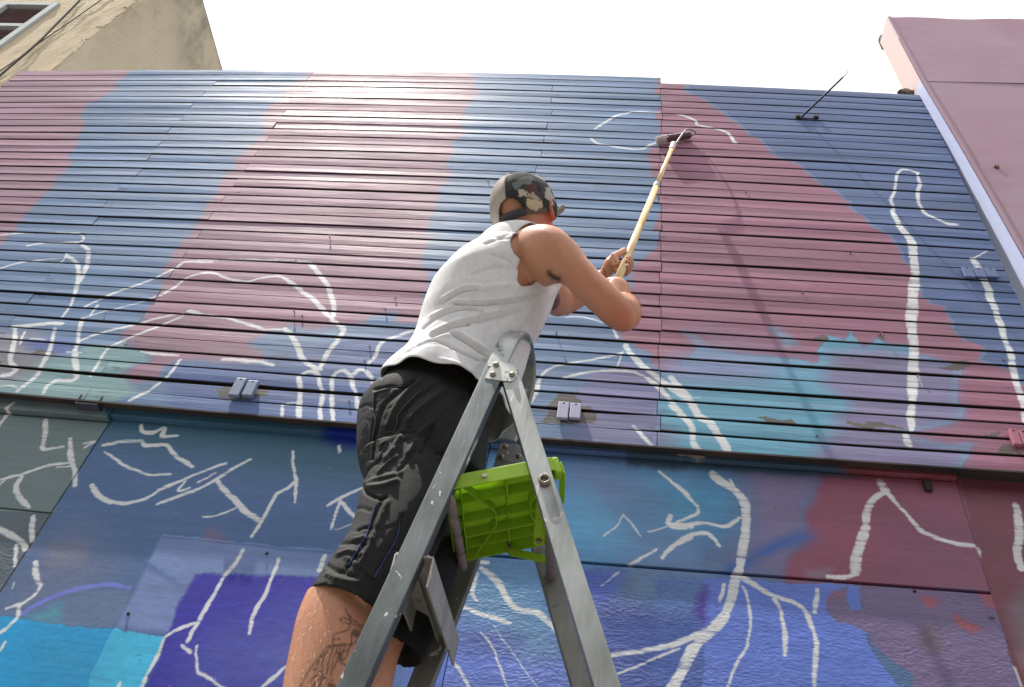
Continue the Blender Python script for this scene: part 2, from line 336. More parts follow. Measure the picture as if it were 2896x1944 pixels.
WU = [(2, [(1710, 850), (1770, 810), (1850, 765), (1920, 750), (1970, 740), (2140, 748)], 18), (2, [(1680, 910), (1720, 945), (1830, 970), (2000, 990), (2060, 965), (2110, 945)], 18),
      (3, [(40, 755), (110, 775), (170, 800), (175, 825), (290, 850), (380, 885), (410, 935), (430, 940)], 18), (3, [(400, 905), (415, 935)], 30),
      (3, [(1565, 1560), (1520, 1520), (1490, 1460), (1465, 1420), (1470, 1370), (1455, 1320), (1480, 1270), (1490, 1160), (1520, 1125), (1560, 1125), (1640, 1145)], 20),
      (3, [(1565, 1560), (1520, 1520), (1490, 1460), (1465, 1400)], 36),
      (3, [(1630, 1145), (1640, 1230), (1625, 1290), (1650, 1370), (1690, 1420), (1760, 1450), (1830, 1480), (1895, 1487)], 24),
      (6, [(1505, 0), (1550, 50), (1590, 110), (1600, 200), (1610, 260), (1610, 340)], 52), (6, [(1610, 340), (1600, 440), (1590, 540), (1585, 620), (1595, 700)], 70),
      (6, [(1595, 700), (1600, 800), (1595, 940), (1595, 1060), (1600, 1160)], 62), (6, [(1600, 1160), (1580, 1260), (1585, 1340)], 44), (6, [(1553, 1385), (1560, 1440)], 62),
      (6, [(1635, 950), (1640, 1010), (1660, 1060)], 6), (6, [(2080, 165), (1995, 215)], 14),
      (6, [(1990, 220), (2040, 300), (2090, 400), (2110, 480), (2150, 580)], 46), (6, [(2150, 580), (2180, 660), (2200, 740), (2240, 830), (2260, 920), (2280, 1030), (2310, 1130), (2336, 1200), (2345, 1300)], 44),
      (6, [(0, 1000), (60, 1080), (110, 1140), (180, 1250), (250, 1300), (310, 1380), (340, 1420), (370, 1490)], 54), (6, [(0, 1190), (70, 1250), (130, 1310), (140, 1380), (150, 1430), (190, 1490)], 40),
      (6, [(60, 1150), (190, 1130)], 10), (5, [(1910, 790), (1960, 860), (2030, 930), (2120, 1000), (2200, 1060), (2300, 1130), (2345, 1190)], 44),
      (5, [(1500, 1000), (1640, 970), (1800, 955), (1960, 965), (2060, 1010)], 20), (5, [(2060, 1010), (2150, 1090), (2230, 1180), (2345, 1320)], 38),
      (5, [(1890, 830), (1800, 860), (1640, 885), (1500, 910), (1390, 950), (1330, 1030)], 18), (5, [(1335, 1020), (1320, 1090), (1280, 1160)], 34),
      (5, [(1890, 820), (1850, 930)], 14), (5, [(1960, 1320), (2040, 1410), (2090, 1460)], 25), (5, [(1350, 1400), (1500, 1420)], 30), (5, [(1520, 605), (1640, 605), (1760, 640)], 12),
      (5, [(1830, 690), (1855, 740)], 26), (5, [(0, 640), (50, 680), (30, 720), (0, 740)], 26), (5, [(540, 680), (440, 710), (330, 750), (280, 790), (260, 850), (215, 905)], 26),
      (5, [(0, 965), (50, 960), (90, 1000), (100, 1040), (130, 1130), (140, 1200)], 26), (5, [(90, 1000), (150, 950), (200, 970), (240, 1040)], 28),
      (4, [(-40, 65), (100, 50), (250, 45), (520, 45)], 10), (4, [(180, 130), (300, 110), (520, 105), (550, 70), (520, 50)], 16), (4, [(540, 125), (580, 160), (580, 220), (560, 290), (530, 360)], 26),
      (4, [(440, 180), (420, 220), (380, 250)], 14), (4, [(440, 195), (500, 240), (515, 300), (510, 370), (490, 450)], 28), (4, [(490, 450), (460, 530), (410, 600)], 18),
      (4, [(-40, 290), (0, 278), (150, 240), (300, 220), (400, 215)], 14), (4, [(90, 665), (240, 655), (330, 645), (400, 650)], 34), (4, [(100, 680), (90, 770), (70, 850), (70, 900), (95, 950), (50, 980), (0, 985)], 32),
      (4, [(160, 700), (130, 780)], 18), (4, [(200, 745), (300, 750)], 12), (4, [(360, 680), (340, 780), (310, 850), (270, 920), (220, 1000), (110, 1095)], 28), (4, [(-20, 1065), (70, 1060), (120, 1080)], 12),
      (4, [(540, 610), (520, 690), (510, 760), (490, 820)], 26), (4, [(490, 820), (490, 900), (500, 960), (500, 1000)], 38), (4, [(500, 1000), (470, 1020), (370, 1020), (310, 1050), (280, 1110)], 24), (4, [(440, 830), (530, 840)], 25),
      (4, [(560, 530), (640, 490), (780, 435), (1000, 350), (1150, 285), (1220, 240), (1400, 238)], 18), (4, [(590, 590), (640, 520)], 20),
      (4, [(530, 610), (700, 560), (900, 510), (1060, 460)], 9), (4, [(1060, 460), (1150, 400), (1240, 340), (1340, 310), (1400, 310), (1500, 345), (1620, 365), (1720, 345), (1830, 330), (1880, 345)], 20),
      (4, [(1880, 345), (1960, 410), (2060, 480), (2130, 550), (2190, 610)], 32), (4, [(1300, 225), (1600, 222), (1940, 228)], 14),
      (4, [(1970, 230), (2040, 245), (2090, 300), (2150, 380), (2180, 450), (2200, 520), (2200, 590)], 30), (4, [(2190, 620), (2240, 660), (2265, 690), (2240, 730), (2190, 800), (2150, 860), (2110, 940)], 34),
      (4, [(530, 755), (660, 710), (880, 655), (1050, 605), (1200, 575)], 18), (4, [(1240, 560), (1300, 570)], 34), (4, [(1310, 575), (1500, 610), (1640, 650), (1750, 680), (1880, 680)], 22),
      (4, [(1880, 680), (1920, 730), (1960, 800), (1990, 870), (2060, 930), (2110, 950)], 38), (4, [(1215, 590), (1050, 660), (880, 730), (760, 780), (690, 830), (640, 910), (590, 990)], 20),
      (4, [(930, 830), (1050, 850), (1180, 855)], 16), (4, [(1470, 880), (1600, 890), (1720, 900), (1800, 920)], 28), (4, [(1190, 885), (1130, 960), (1080, 1010), (1000, 1070), (930, 1110), (850, 1155)], 24),
      (4, [(1970, 1000), (1980, 1080), (1970, 1180), (1975, 1290)], 35), (4, [(1970, 990), (2040, 965), (2090, 980), (2110, 1030), (2120, 1120), (2110, 1200), (2110, 1300)], 30),
      (4, [(1960, 1165), (1890, 1175)], 12), (4, [(1865, 1190), (1860, 1260)], 26), (4, [(2195, 1300), (2190, 1180), (2190, 1080), (2200, 990), (2260, 960), (2310, 1000), (2330, 1050)], 28)]
for c_, p_, w_ in WU: up.stroke(c_, p_, w_ * 1.12 + 1.5)
_r = np.random.default_rng(5)
for _i in range(150):                                    # scuffs and old smears along the grain
    _x, _z = _r.uniform(up.x0, up.x1), _r.uniform(up.z0 + .1, up.z1); _L = _r.uniform(0.03, 0.3); _p = proj(np.array([[_x, WALL_Y, _z + EYE], [_x + _L, WALL_Y, _z + EYE + _r.normal(0, .006)]]))
    up.stroke('S', [tuple(_p[0]), tuple((_p[0] + _p[1]) / 2), tuple(_p[1])], _r.uniform(3, 12), [(84, 76, 82), (70, 78, 98), (176, 160, 166), (120, 110, 122)][_i % 4], op=_r.uniform(0.15, 0.5), soft=3.0)
for _k in range(38):                                     # split, bruised board ends at the butt joints
    for _xj in (-2.533, -1.943, -0.455, 0.150):
        if _r.uniform() < 0.55:
            for _q in range(_r.integers(1, 4)):
                _X, _Z = bow(np.array([_xj + _r.normal(0, 0.035)]), np.array([4.6981 - 0.0737 * (_k + _r.uniform(0.2, 0.9))])); _L = _r.uniform(0.004, 0.05)
                _p = proj(np.array([[_X[0], WALL_Y, _Z[0] + EYE], [_X[0] + _L, WALL_Y, _Z[0] + EYE + _r.normal(0, .004)]]))
                up.stroke('S', [tuple(_p[0]), tuple((_p[0] + _p[1]) / 2), tuple(_p[1])], _r.uniform(1.5, 5), (58, 52, 54), op=_r.uniform(0.4, 0.85), soft=1.2)
up.wear(0.15)
up.spots(260, (70, 66, 70), 0.0015, 0.004, op=0.8, el=1.6)
up.spots(120, (205, 207, 210), 0.001, 0.0025, op=0.9, seed=1)
up.spots(60, (80, 78, 84), 0.004, 0.012, op=0.4, seed=2, el=4)
IMG_UP = up.image('mural_boards')

lo = Mural(-2.75, 1.85, 0.55, 1.97, 0.0022, LOW_Y, (68, 93, 132), 5)
MAG, MAUVE = (122, 70, 90), (106, 100, 132)
lo.fill('S', [(-400, 1100), (600, 1140), (1100, 1230), (1500, 1300), (1500, 1420), (900, 1360), (300, 1250), (-400, 1200)], (52, 86, 108), soft=30)
lo.fill('S', [(-900, 1000), (320, 1000), (305, 1198), (148, 1452), (-60, 1780), (-900, 1780)], (92, 108, 112))
lo.fill('S', [(-900, 1430), (148, 1452), (0, 1685), (-100, 1850), (-900, 1850)], (74, 88, 98))
lo.fill('S', [(-200, 1880), (0, 1720), (120, 1530), (230, 1480), (330, 1600), (250, 1690), (60, 1740)], (92, 100, 128), soft=30, op=0.7)
lo.fill(7, [(1060, 570), (2200, 690), (2336, 700), (2336, 860), (1300, 815), (1240, 930), (960, 740)], (96, 114, 156), soft=4)
lo.fill(7, [(960, 780), (1240, 940), (1150, 1210), (760, 1180)], (98, 114, 158), soft=4)
lo.fill(7, [(390, 1000), (620, 930), (860, 930), (760, 1185), (390, 1145)], (82, 102, 134), soft=2)
lo.fill(7, [(180, 1090), (390, 1010), (390, 1145), (200, 1130)], (72, 130, 150), soft=10)
lo.fill(7, [(330, 660), (540, 640), (540, 730), (350, 760)], (112, 110, 120), soft=20, op=0.7)
lo.fill(7, [(-400, 1050), (0, 1100), (400, 1150), (1100, 1242), (930, 1600), (900, 1800), (-600, 1800)], (26, 132, 184))
lo.fill(7, [(740, 1190), (1100, 1242), (930, 1600), (900, 1800), (520, 1800), (600, 1500)], (56, 158, 196))
lo.fill(7, [(300, 1300), (720, 1340), (640, 1500), (250, 1480)], (50, 120, 150), soft=40, op=0.45)
lo.fill(7, [(1300, 818), (2100, 852), (2500, 870), (2500, 1800), (870, 1800), (960, 1565), (1100, 1242), (1200, 1000)], (44, 40, 140), soft=3)
lo.fill(7, [(1500, 1250), (1900, 1080), (2200, 1060), (2200, 1700), (1700, 1700), (1450, 1500)], (84, 96, 158), soft=60, op=0.7)
lo.fill(7, [(1250, 1350), (1500, 1250), (1450, 1500), (1200, 1600)], (70, 84, 150), soft=50, op=0.6)
lo.fill(7, [(1370, 520), (1440, 530), (1500, 610), (1340, 590)], (110, 86, 112), soft=8, op=0.8)
lo.stroke(7, [(130, 1090), (300, 990), (500, 920), (700, 890), (850, 915)], 36, (98, 108, 186), rough=0.3)
lo.stroke(7, [(1080, 560), (1640, 620), (2200, 670)], 14, (104, 128, 170), op=0.8)
# right of the ladder
lo.fill(8, [(800, 0), (1400, 60), (2000, 100), (2336, 120), (2400, 830), (1390, 760), (700, 690), (780, 300)], (76, 118, 160), soft=10)
lo.fill(8, [(1450, 350), (1700, 260), (1950, 420), (1900, 620), (1500, 640)], (92, 152, 188), soft=60)
lo.fill(8, [(1650, 180), (2000, 230), (2300, 250), (2336, 680), (2050, 700), (2000, 420), (1800, 300)], (110, 104, 142), soft=50, op=0.85)
lo.fill(9, [(-200, 150), (300, 150), (560, 330), (520, 500), (300, 620), (-150, 560)], (70, 130, 166), soft=45, op=0.85)
lo.fill(9, [(460, 100), (1000, 140), (980, 300), (920, 560), (780, 850), (330, 800), (520, 560)], (106, 98, 130), soft=30)
lo.fill(9, [(975, 180), (1050, 100), (2600, 100), (2600, 1100), (2110, 950), (740, 870), (760, 740), (900, 600), (880, 470), (950, 330)], MAG, soft=6)
lo.fill(9, [(1500, 450), (2020, 500), (2080, 900), (1450, 860)], (108, 74, 96), soft=60, op=0.7)
lo.fill(9, [(1890, 100), (2600, 100), (2600, 1900), (2400, 1900), (2100, 920)], (106, 60, 74))
lo.fill(9, [(2220, 1040), (2336, 880), (2500, 880), (2500, 1500), (2290, 1400)], (108, 98, 108), soft=10, op=0.8)
lo.stroke(9, [(320, 840), (500, 745), (720, 630), (880, 585)], 64, (40, 78, 152), soft=9, rough=0.3, op=0.9)
lo.stroke(9, [(850, 590), (930, 580)], 90, (74, 86, 140), soft=14, rough=0.3, op=0.6)
# rough board below the seam
lo.fill(8, [(780, 730), (1400, 770), (1480, 1240), (1300, 1330), (1000, 1340), (760, 1200)], (82, 124, 164), soft=20)
lo.fill(8, [(1560, 780), (1910, 800), (1880, 1010), (1720, 1060), (1600, 900)], (72, 92, 168), soft=10)
lo.fill(8, [(1910, 800), (2500, 830), (2400, 1010), (1900, 1030)], (94, 120, 152), soft=25)
lo.fill(8, [(1600, 1050), (1880, 1010), (2560, 1030), (2560, 1700), (1700, 1700)], (64, 80, 142), soft=20)
lo.fill(8, [(700, 1200), (1150, 1200), (1500, 1340), (1720, 1700), (300, 1700)], (88, 108, 180), soft=40)
lo.fill(8, [(1140, 1150), (1280, 1140), (1430, 1300), (1350, 1345), (1180, 1300)], (92, 126, 150), soft=24, op=0.8)
lo.fill(8, [(880, 1240), (1060, 1220), (1180, 1260), (1120, 1330), (900, 1310)], (66, 74, 130), soft=20, op=0.7)
lo.fill(9, [(-100, 850), (225, 860), (215, 1800), (-100, 1800)], (66, 86, 148), soft=4)
lo.fill(9, [(-100, 850), (300, 850), (200, 1050), (-100, 1020)], (84, 116, 160), soft=25, op=0.8)
lo.fill(9, [(215, 860), (1260, 895), (1240, 1080), (1300, 1300), (1700, 1800), (212, 1800)], (84, 106, 180))
lo.fill(9, [(160, 1080), (215, 920), (215, 1140)], (66, 40, 130), soft=8)
lo.fill(9, [(1170, 890), (1010, 1000), (1030, 1070), (1100, 1140), (1320, 1230), (1330, 1300), (1430, 1370), (1600, 1500), (1590, 1600), (1700, 1800), (2336, 1800), (2270, 1500), (2110, 950), (1250, 915), (1250, 1060), (1180, 1080), (1160, 960)], (100, 88, 122))
for p_ in ([(1640, 960), (1750, 970), (1760, 1010), (1690, 1060)], [(1880, 1120), (1960, 1150), (2060, 1200), (1990, 1230), (1890, 1180)], [(2040, 950), (2110, 960), (2150, 1050), (2060, 1030)], [(1040, 990), (1120, 930), (1100, 970)]):
    lo.fill(9, p_, (146, 72, 82), soft=5, jit=6, op=0.9)
lo.fill(9, [(1640, 1200), (1760, 1180), (1780, 1290), (1680, 1300)], (92, 84, 96), soft=10, jit=6)
lo.fill(9, [(900, 800), (1060, 800), (1020, 850), (900, 840)], (112, 104, 120), soft=8)
# fascia under the boards
lo.fill(9, [(-300, 20), (1000, 100), (1250, 190), (-300, 120)], (54, 74, 96), soft=6)
lo.fill(9, [(1000, 120), (1500, 110), (1890, 150), (1900, 215), (1250, 190)], (110, 52, 58), soft=6)
for p_ in ([(0, 45), (190, 55), (210, 100), (60, 80)], [(820, 95), (1300, 110), (1000, 120)], [(1720, 140), (1870, 145), (1800, 160)]):
    lo.fill(9, p_, (168, 150, 140), soft=2)
lo.fill(4, [(2160, 1340), (2336, 1330), (2500, 1400), (2336, 1470), (2220, 1460), (2140, 1400)], (20, 44, 130), soft=10)
WL = [(4, [(300, 1290), (290, 1400), (275, 1465)], 36), (4, [(275, 1465), (300, 1480), (410, 1465)], 26), (4, [(455, 1410), (460, 1500), (480, 1565), (490, 1640), (488, 1720)], 32),
      (7, [(0, 205), (150, 160), (300, 110), (460, 85)], 22), (7, [(-60, 250), (0, 232), (60, 180)], 14), (7, [(470, 110), (380, 115)], 12), (7, [(140, 180), (105, 240), (120, 300), (190, 380)], 34),
      (7, [(215, 440), (210, 520), (205, 600)], 36), (7, [(-30, 520), (0, 530), (80, 570), (140, 610), (160, 660)], 42), (7, [(100, 630), (95, 770)], 26), (7, [(235, 740), (235, 820), (260, 900)], 36), (7, [(260, 900), (230, 950), (150, 1010), (40, 1050)], 24),
      (7, [(120, 1040), (110, 1110), (50, 1170), (0, 1210)], 28), (7, [(30, 1265), (0, 1320)], 25), (7, [(90, 880), (75, 910)], 12), (4, [(-20, 1340), (0, 1310), (50, 1250), (110, 1200)], 24),
      (4, [(545, 1445), (620, 1430)], 18), (4, [(550, 1475), (620, 1435)], 18), (4, [(930, 1320), (940, 1360), (1000, 1370), (1080, 1335), (1070, 1390), (1165, 1385)], 30),
      (4, [(680, 1450), (800, 1430), (920, 1425), (960, 1450), (1090, 1450), (1130, 1500), (1200, 1550), (1270, 1590)], 28), (4, [(690, 1495), (760, 1545), (850, 1600), (960, 1640), (1120, 1645)], 20),
      (4, [(1930, 1490), (1935, 1570), (1945, 1690), (1945, 1830)], 22), (7, [(1950, 200), (1900, 250), (1830, 290), (1790, 350), (1750, 430), (1700, 520), (1665, 575)], 24),
      (7, [(1430, 210), (1520, 310), (1600, 390), (1680, 450), (1720, 480)], 40), (7, [(1340, 440), (1430, 430), (1560, 380)], 14), (7, [(600, 240), (640, 300), (730, 345)], 40), (7, [(730, 345), (830, 350), (980, 315), (1050, 270), (1200, 200), (1350, 140), (1485, 90)], 24),
      (7, [(1220, 210), (1170, 270), (1250, 250)], 18), (7, [(1030, 360), (1150, 310), (1300, 260), (1420, 200), (1540, 120), (1650, 65)], 24), (7, [(1310, 215), (1420, 155)], 16),
      (7, [(1600, 670), (1560, 750), (1490, 830), (1420, 940), (1360, 1050), (1300, 1150), (1240, 1260)], 30), (7, [(1205, 1295), (1260, 1335)], 32), (7, [(1840, 715), (1780, 900), (1720, 1000), (1670, 1100), (1650, 1210)], 28),
      (7, [(1300, 1150), (1200, 1180), (1100, 1240), (1060, 1320), (1000, 1430), (930, 1580), (890, 1680)], 26), (7, [(1300, 1290), (1295, 1450), (1360, 1500), (1460, 1570), (1560, 1620)], 20), (7, [(1700, 1600), (1760, 1540), (1830, 1490), (1880, 1440), (1950, 1400)], 26),
      (7, [(2140, 705), (2110, 800)], 38), (7, [(2160, 365), (2250, 310), (2380, 260)], 25), (7, [(2240, 330), (2190, 525)], 22), (7, [(2250, 350), (2336, 440), (2380, 480)], 28), (7, [(2215, 525), (2380, 470)], 8), (7, [(790, 1540), (770, 1600)], 25),
      (8, [(880, 790), (930, 750), (1000, 750)], 30), (8, [(960, 790), (1040, 850), (1090, 920), (1130, 1000), (1180, 1050), (1230, 1070), (1320, 1080), (1370, 1120), (1430, 1170), (1500, 1240), (1600, 1330), (1660, 1400)], 46),
      (8, [(930, 830), (900, 950), (930, 1000)], 26), (8, [(850, 900), (860, 980)], 26), (8, [(760, 1080), (850, 1050), (920, 1080), (1040, 1110), (1150, 1150)], 32), (8, [(950, 1215), (1030, 1310), (1080, 1450), (1130, 1580)], 14),
      (8, [(1030, 1150), (1130, 1310), (1230, 1440), (1320, 1570)], 6), (8, [(780, 1410), (830, 1480), (880, 1580)], 26), (8, [(1650, 1310), (1680, 1380), (1900, 1350), (2100, 1320), (2250, 1280), (2350, 1240)], 34),
      (8, [(1860, 1490), (2000, 1430), (2150, 1360), (2260, 1320)], 18), (8, [(1765, 575), (1840, 520), (1890, 435)], 12), (8, [(1895, 440), (1960, 520), (2010, 585)], 14), (8, [(2060, 550), (2180, 515), (2336, 450)], 10),
      (8, [(2200, 450), (2190, 490), (2230, 520), (2350, 515)], 36), (8, [(2130, 150), (2200, 210), (2290, 280), (2350, 340)], 25), (8, [(1930, 770), (2020, 720), (2110, 670)], 20), (8, [(2150, 720), (2220, 640), (2350, 590)], 28), (8, [(1750, 905), (1860, 815)], 10),
      (9, [(-20, 200), (60, 270), (130, 340), (180, 400), (150, 440), (30, 490)], 22), (9, [(-20, 500), (100, 505), (200, 490), (340, 520), (400, 500), (450, 460)], 28), (9, [(-20, 680), (80, 590), (200, 560), (250, 570), (320, 640)], 30),
      (9, [(270, 170), (330, 220), (420, 280), (480, 350), (490, 440), (490, 560), (470, 680), (450, 800)], 60), (9, [(450, 800), (410, 920), (360, 1080), (290, 1170), (200, 1250), (130, 1330), (80, 1450), (20, 1550), (-30, 1640)], 66),
      (9, [(0, 1300), (100, 1250), (220, 1200)], 44), (9, [(350, 900), (310, 1000)], 30), (9, [(470, 910), (500, 970), (520, 1150), (490, 1300), (430, 1420), (370, 1580)], 20), (9, [(480, 860), (540, 900)], 50),
      (9, [(540, 900), (660, 960), (780, 1010), (870, 1060), (920, 1160), (950, 1290), (950, 1450), (940, 1600)], 34), (9, [(680, 990), (720, 1080), (740, 1220), (750, 1360)], 30), (9, [(960, 930), (940, 1080)], 38),
      (9, [(390, 210), (430, 280)], 20), (9, [(1380, 230), (1410, 280)], 64), (9, [(1410, 280), (1480, 360), (1560, 450), (1640, 540), (1750, 590), (1880, 630), (2010, 650), (2030, 700)], 34),
      (9, [(1400, 290), (1330, 340), (1290, 430), (1280, 520)], 48), (9, [(1280, 520), (1240, 640), (1220, 740), (1210, 820)], 66), (9, [(1210, 820), (1170, 850), (1030, 850)], 30),
      (9, [(2280, 370), (2290, 480), (2300, 580), (2280, 680), (2310, 780)], 56), (9, [(2270, 1440), (2310, 1560)], 30), (8, [(1420, 60), (1440, 62)], 24), (4, [(2235, 1460), (2240, 1495)], 24)]
lo.a *= 1.08
for c_, p_, w_ in WL: lo.stroke(c_, p_, w_ * 1.08 + 1, (204, 206, 208))
lo.wear(0.09)
lo.spots(160, (56, 58, 70), 0.001, 0.003, op=0.8)
lo.spots(140, (205, 207, 212), 0.0008, 0.0018, op=0.9, seed=1)
IMG_LO = lo.image('mural_panels')
def mural_uv(o, mur):
    me = o.data; uv = me.uv_layers.new(name='UVMap')
    co = np.empty(len(me.vertices) * 3); me.vertices.foreach_get('co', co); co = co.reshape(-1, 3) + np.array(o.location)
    li = np.empty(len(me.loops), int); me.loops.foreach_get('vertex_index', li)
    u = (co[li, 0] - mur.x0) / (mur.x1 - mur.x0); v = (co[li, 2] - EYE - mur.z0) / (mur.z1 - mur.z0)
    uv.data.foreach_set('uv', np.stack([u, v], 1).ravel())
# ------------------------------------------------------------------ materials of the setting
def paint_mat(name, img, rough0, rough1, bump, dist, stretch, chips=False, tint=0.10, metal_sheen=0.5):
    m = Mat(name, spec=metal_sheen)
    t = m.node('ShaderNodeTexImage'); t.image = img; t.interpolation = 'Cubic'; t.extension = 'EXTEND'
    uv = m.node('ShaderNodeUVMap'); uv.uv_map = 'UVMap'; m.l.new(uv.outputs[0], t.inputs[0])
    v = m.coord(stretch)
    g = m.noise(60, 5, v, 0.65)
    big = m.noise(3.0, 4, m.coord((0.35, 1, 1.0)))
    oi = m.node('ShaderNodeObjectInfo')
    k = m.rng(oi.outputs['Random'], 0, 1, 1 - tint, 1 + tint)
    k2 = m.rng(g, 0.3, 0.7, 0.93, 1.06)
    c = m.mix(1.0, t.outputs[0], k, 'MULTIPLY'); c = m.mix(1.0, c, k2, 'MULTIPLY')
    m.col(c)
    r = m.rng(big, 0.3, 0.7, rough0, rough1); r = m.math('ADD', r, m.rng(g, 0.3, 0.7, -0.05, 0.07))
    m.rgh(m.math('ADD', r, m.rng(oi.outputs['Random'], 0, 1, -0.06, 0.06)))
    h = g
    if chips:
        vo = m.node('ShaderNodeTexVoronoi'); vo.inputs['Scale'].default_value = 1.0
        vv = m.coord((52, 52, 120)); n2 = m.node('ShaderNodeVectorMath', operation='ADD')
        wn = m.node('ShaderNodeTexNoise'); wn.inputs['Scale'].default_value = 9; wn.inputs['Detail'].default_value = 3
        c0 = m.coord(); m.l.new(c0, wn.inputs['Vector'])
        sc = m.node('ShaderNodeVectorMath', operation='SCALE'); sc.inputs['Scale'].default_value = 6.0
        m.l.new(wn.outputs['Color'], sc.inputs[0]); m.l.new(vv, n2.inputs[0]); m.l.new(sc.outputs[0], n2.inputs[1]); m.l.new(n2.outputs[0], vo.inputs['Vector'])
        h = m.math('MULTIPLY', m.rng(m.noise(4.5, 4), 0.35, 0.65, 0.15, 1.3), m.math('ADD', m.math('MULTIPLY', vo.outputs['Distance'], 0.7), m.math('MULTIPLY', m.noise(52, 8, m.coord((1, 1, 1.9)), 0.75, 0.7), 1.5)))
    m.bump(h, bump, dist)
    return m.m
M_BOARD = paint_mat('painted board', IMG_UP, 0.50, 0.66, 0.35, 0.004, (0.06, 1, 1), metal_sheen=0.42)
M_PANEL = paint_mat('painted plywood', IMG_LO, 0.46, 0.62, 0.3, 0.004, (0.5, 1, 0.5), tint=0.04, metal_sheen=0.32)
M_OSB = paint_mat('painted chipboard', IMG_LO, 0.38, 0.52, 0.4, 0.006, (0.5, 1, 0.5), chips=True, tint=0.04, metal_sheen=0.3)
_m = Mat('dark timber', (0.022, 0.017, 0.014, 1), 0.8); _m.bump(_m.noise(40, 5), 0.4); M_DARK = _m.m
_m = Mat('unpainted edge with groove shade', (0.020, 0.015, 0.014, 1), 0.85); M_BARE_SHADE = _m.m  # unpainted board edges, darkened so their colour carries the shade of the grooves
_m = Mat('brown edge', rough=0.75)
_m.col(_m.mix(_m.rng(_m.noise(14, 6, _m.coord((0.3, 1, 1))), 0.35, 0.7, 0, 1), srgb((22, 17, 16)), srgb((62, 46, 38)))); M_EDGE = _m.m
_m = Mat('asphalt', rough=0.9); _m.col(_m.mix(_m.noise(40, 8), (0.035, 0.035, 0.037, 1), (0.07, 0.068, 0.066, 1))); _m.bump(_m.noise(200, 4), 0.4); M_ASPH = _m.m
_m = Mat('concrete paving', rough=0.85); _m.col(_m.mix(_m.noise(8, 8), (0.17, 0.165, 0.15, 1), (0.25, 0.24, 0.225, 1))); _m.bump(_m.noise(90, 5), 0.2); M_PAVE = _m.m

# ------------------------------------------------------------------ ground
def sheet(name, x0, x1, y0, y1, z, mat):
    return mesh(name, [(x0, y0, z), (x1, y0, z), (x1, y1, z), (x0, y1, z)], [(0, 1, 2, 3)], mat, kind='structure')
sheet('ground', -600, 600, -600, 600, -0.16, M_ASPH)
bm = bmesh.new(); bm_box(bm, (0, 0.2, -0.0775), (30, 0, 0), (0, 2.45, 0), (0, 0, 0.0775), 0.012)
from_bm('pavement', bm, M_PAVE, kind='structure')

# ------------------------------------------------------------------ boarded upper wall
DZ, Z0 = 0.0737, 4.6981
XL, J1, J2, J3, J4, XR = -4.005, -2.533, -1.943, -0.455, 0.150, 1.606
wall = thing('board_wall', 'wall of narrow horizontal boards painted in pink and blue stripes with white outlines', 'wall', (0, WALL_Y, 0))
_nz = lambda s: rng.normal(0, s)
def plank(row, xa, xb, end_l, end_r):
    zt = Z0 - DZ * row; zb = zt - DZ
    gap = 0.0094 + float(np.clip(_nz(0.0022), -0.0035, 0.005))
    tilt = _nz(0.010); twist = _nz(0.007); sag = _nz(0.0030); proud = _nz(0.0009)
    n = max(4, int((xb - xa) / 0.16)); ph = rng.uniform(0, 6.28); fr = rng.uniform(1.5, 3.2)
    verts = []; th = 0.017
    xa += 0.0012 if not end_l else 0; xb -= 0.0012 if not end_r else 0
    for i in range(n + 1):
        t = i / n; x = xa + (xb - xa) * t
        tl = tilt + twist * (2 * t - 1) + 0.008 * math.sin(fr * x + ph)
        dzv = sag * math.sin(math.pi * t) + 0.0008 * math.sin(5 * x + ph)
        prof = [(zt - gap * 0.45, th), (zt - gap * 0.45, 0.002), (zt - gap * 0.45 - 0.002, 0), ((zt + zb) / 2, -0.0012 * math.sin(ph + x)),
                (zb + gap * 0.55 + 0.002, 0), (zb + gap * 0.55, 0.002), (zb + gap * 0.55, th)]
        for z, d in prof:
            X, Z = bow(x, z + dzv)
            verts.append((float(X), WALL_Y + d + proud + (z - (zt + zb) / 2) * tl, float(Z) + EYE))
    P = 7; faces = []
    for i in range(n):
        for k in range(P - 1):
            a = i * P + k; faces.append((a, a + P, a + P + 1, a + 1))
    faces.append(tuple(range(P))); faces.append(tuple(n * P + k for k in range(P))[::-1])
    o = mesh('plank', [(v[0], v[1] - WALL_Y, v[2]) for v in verts], faces, M_BOARD)
    o.data.materials.append(M_BARE_SHADE)
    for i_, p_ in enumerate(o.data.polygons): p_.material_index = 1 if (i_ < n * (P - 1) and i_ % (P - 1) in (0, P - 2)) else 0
    o.location = (0, WALL_Y, 0)
    mural_uv(o, up)
    o.location = (0, 0, 0); o.parent = wall
for row in range(38):
    cuts = [J1 + _nz(0.012), J3 + _nz(0.008)] if row % 2 == 0 else [J2 + _nz(0.006)]
    if row in (0,): cuts = [J2]
    if row in (35, 37): cuts = [J2 - 0.02, J3]
    xs = [XL + _nz(0.008)] + sorted(cuts) + [J4 + _nz(0.004)]
    if row > 0: xs.append(XR)
    for a, b in zip(xs, xs[1:]):
        plank(row, a, b, a == xs[0], b == xs[-1])
def bowed_strip(name, za, zb, y0, y1, mat, parent, x0=XL + 0.02, x1=XR - 0.01, n=24):
    vs = []
    for i in range(n + 1):
        x = x0 + (x1 - x0) * i / n
        for z, y in ((za, y0), (zb, y0), (zb, y1), (za, y1)):
            X, Z = bow(x, z); vs.append((float(X), y, float(Z) + EYE))
    fs = [(i * 4 + k, i * 4 + 4 + k, i * 4 + 4 + (k + 1) % 4, i * 4 + (k + 1) % 4) for i in range(n) for k in range(4)] + [(0, 1, 2, 3), tuple(n * 4 + k for k in (3, 2, 1, 0))]
    return mesh(name, vs, fs, mat, parent)
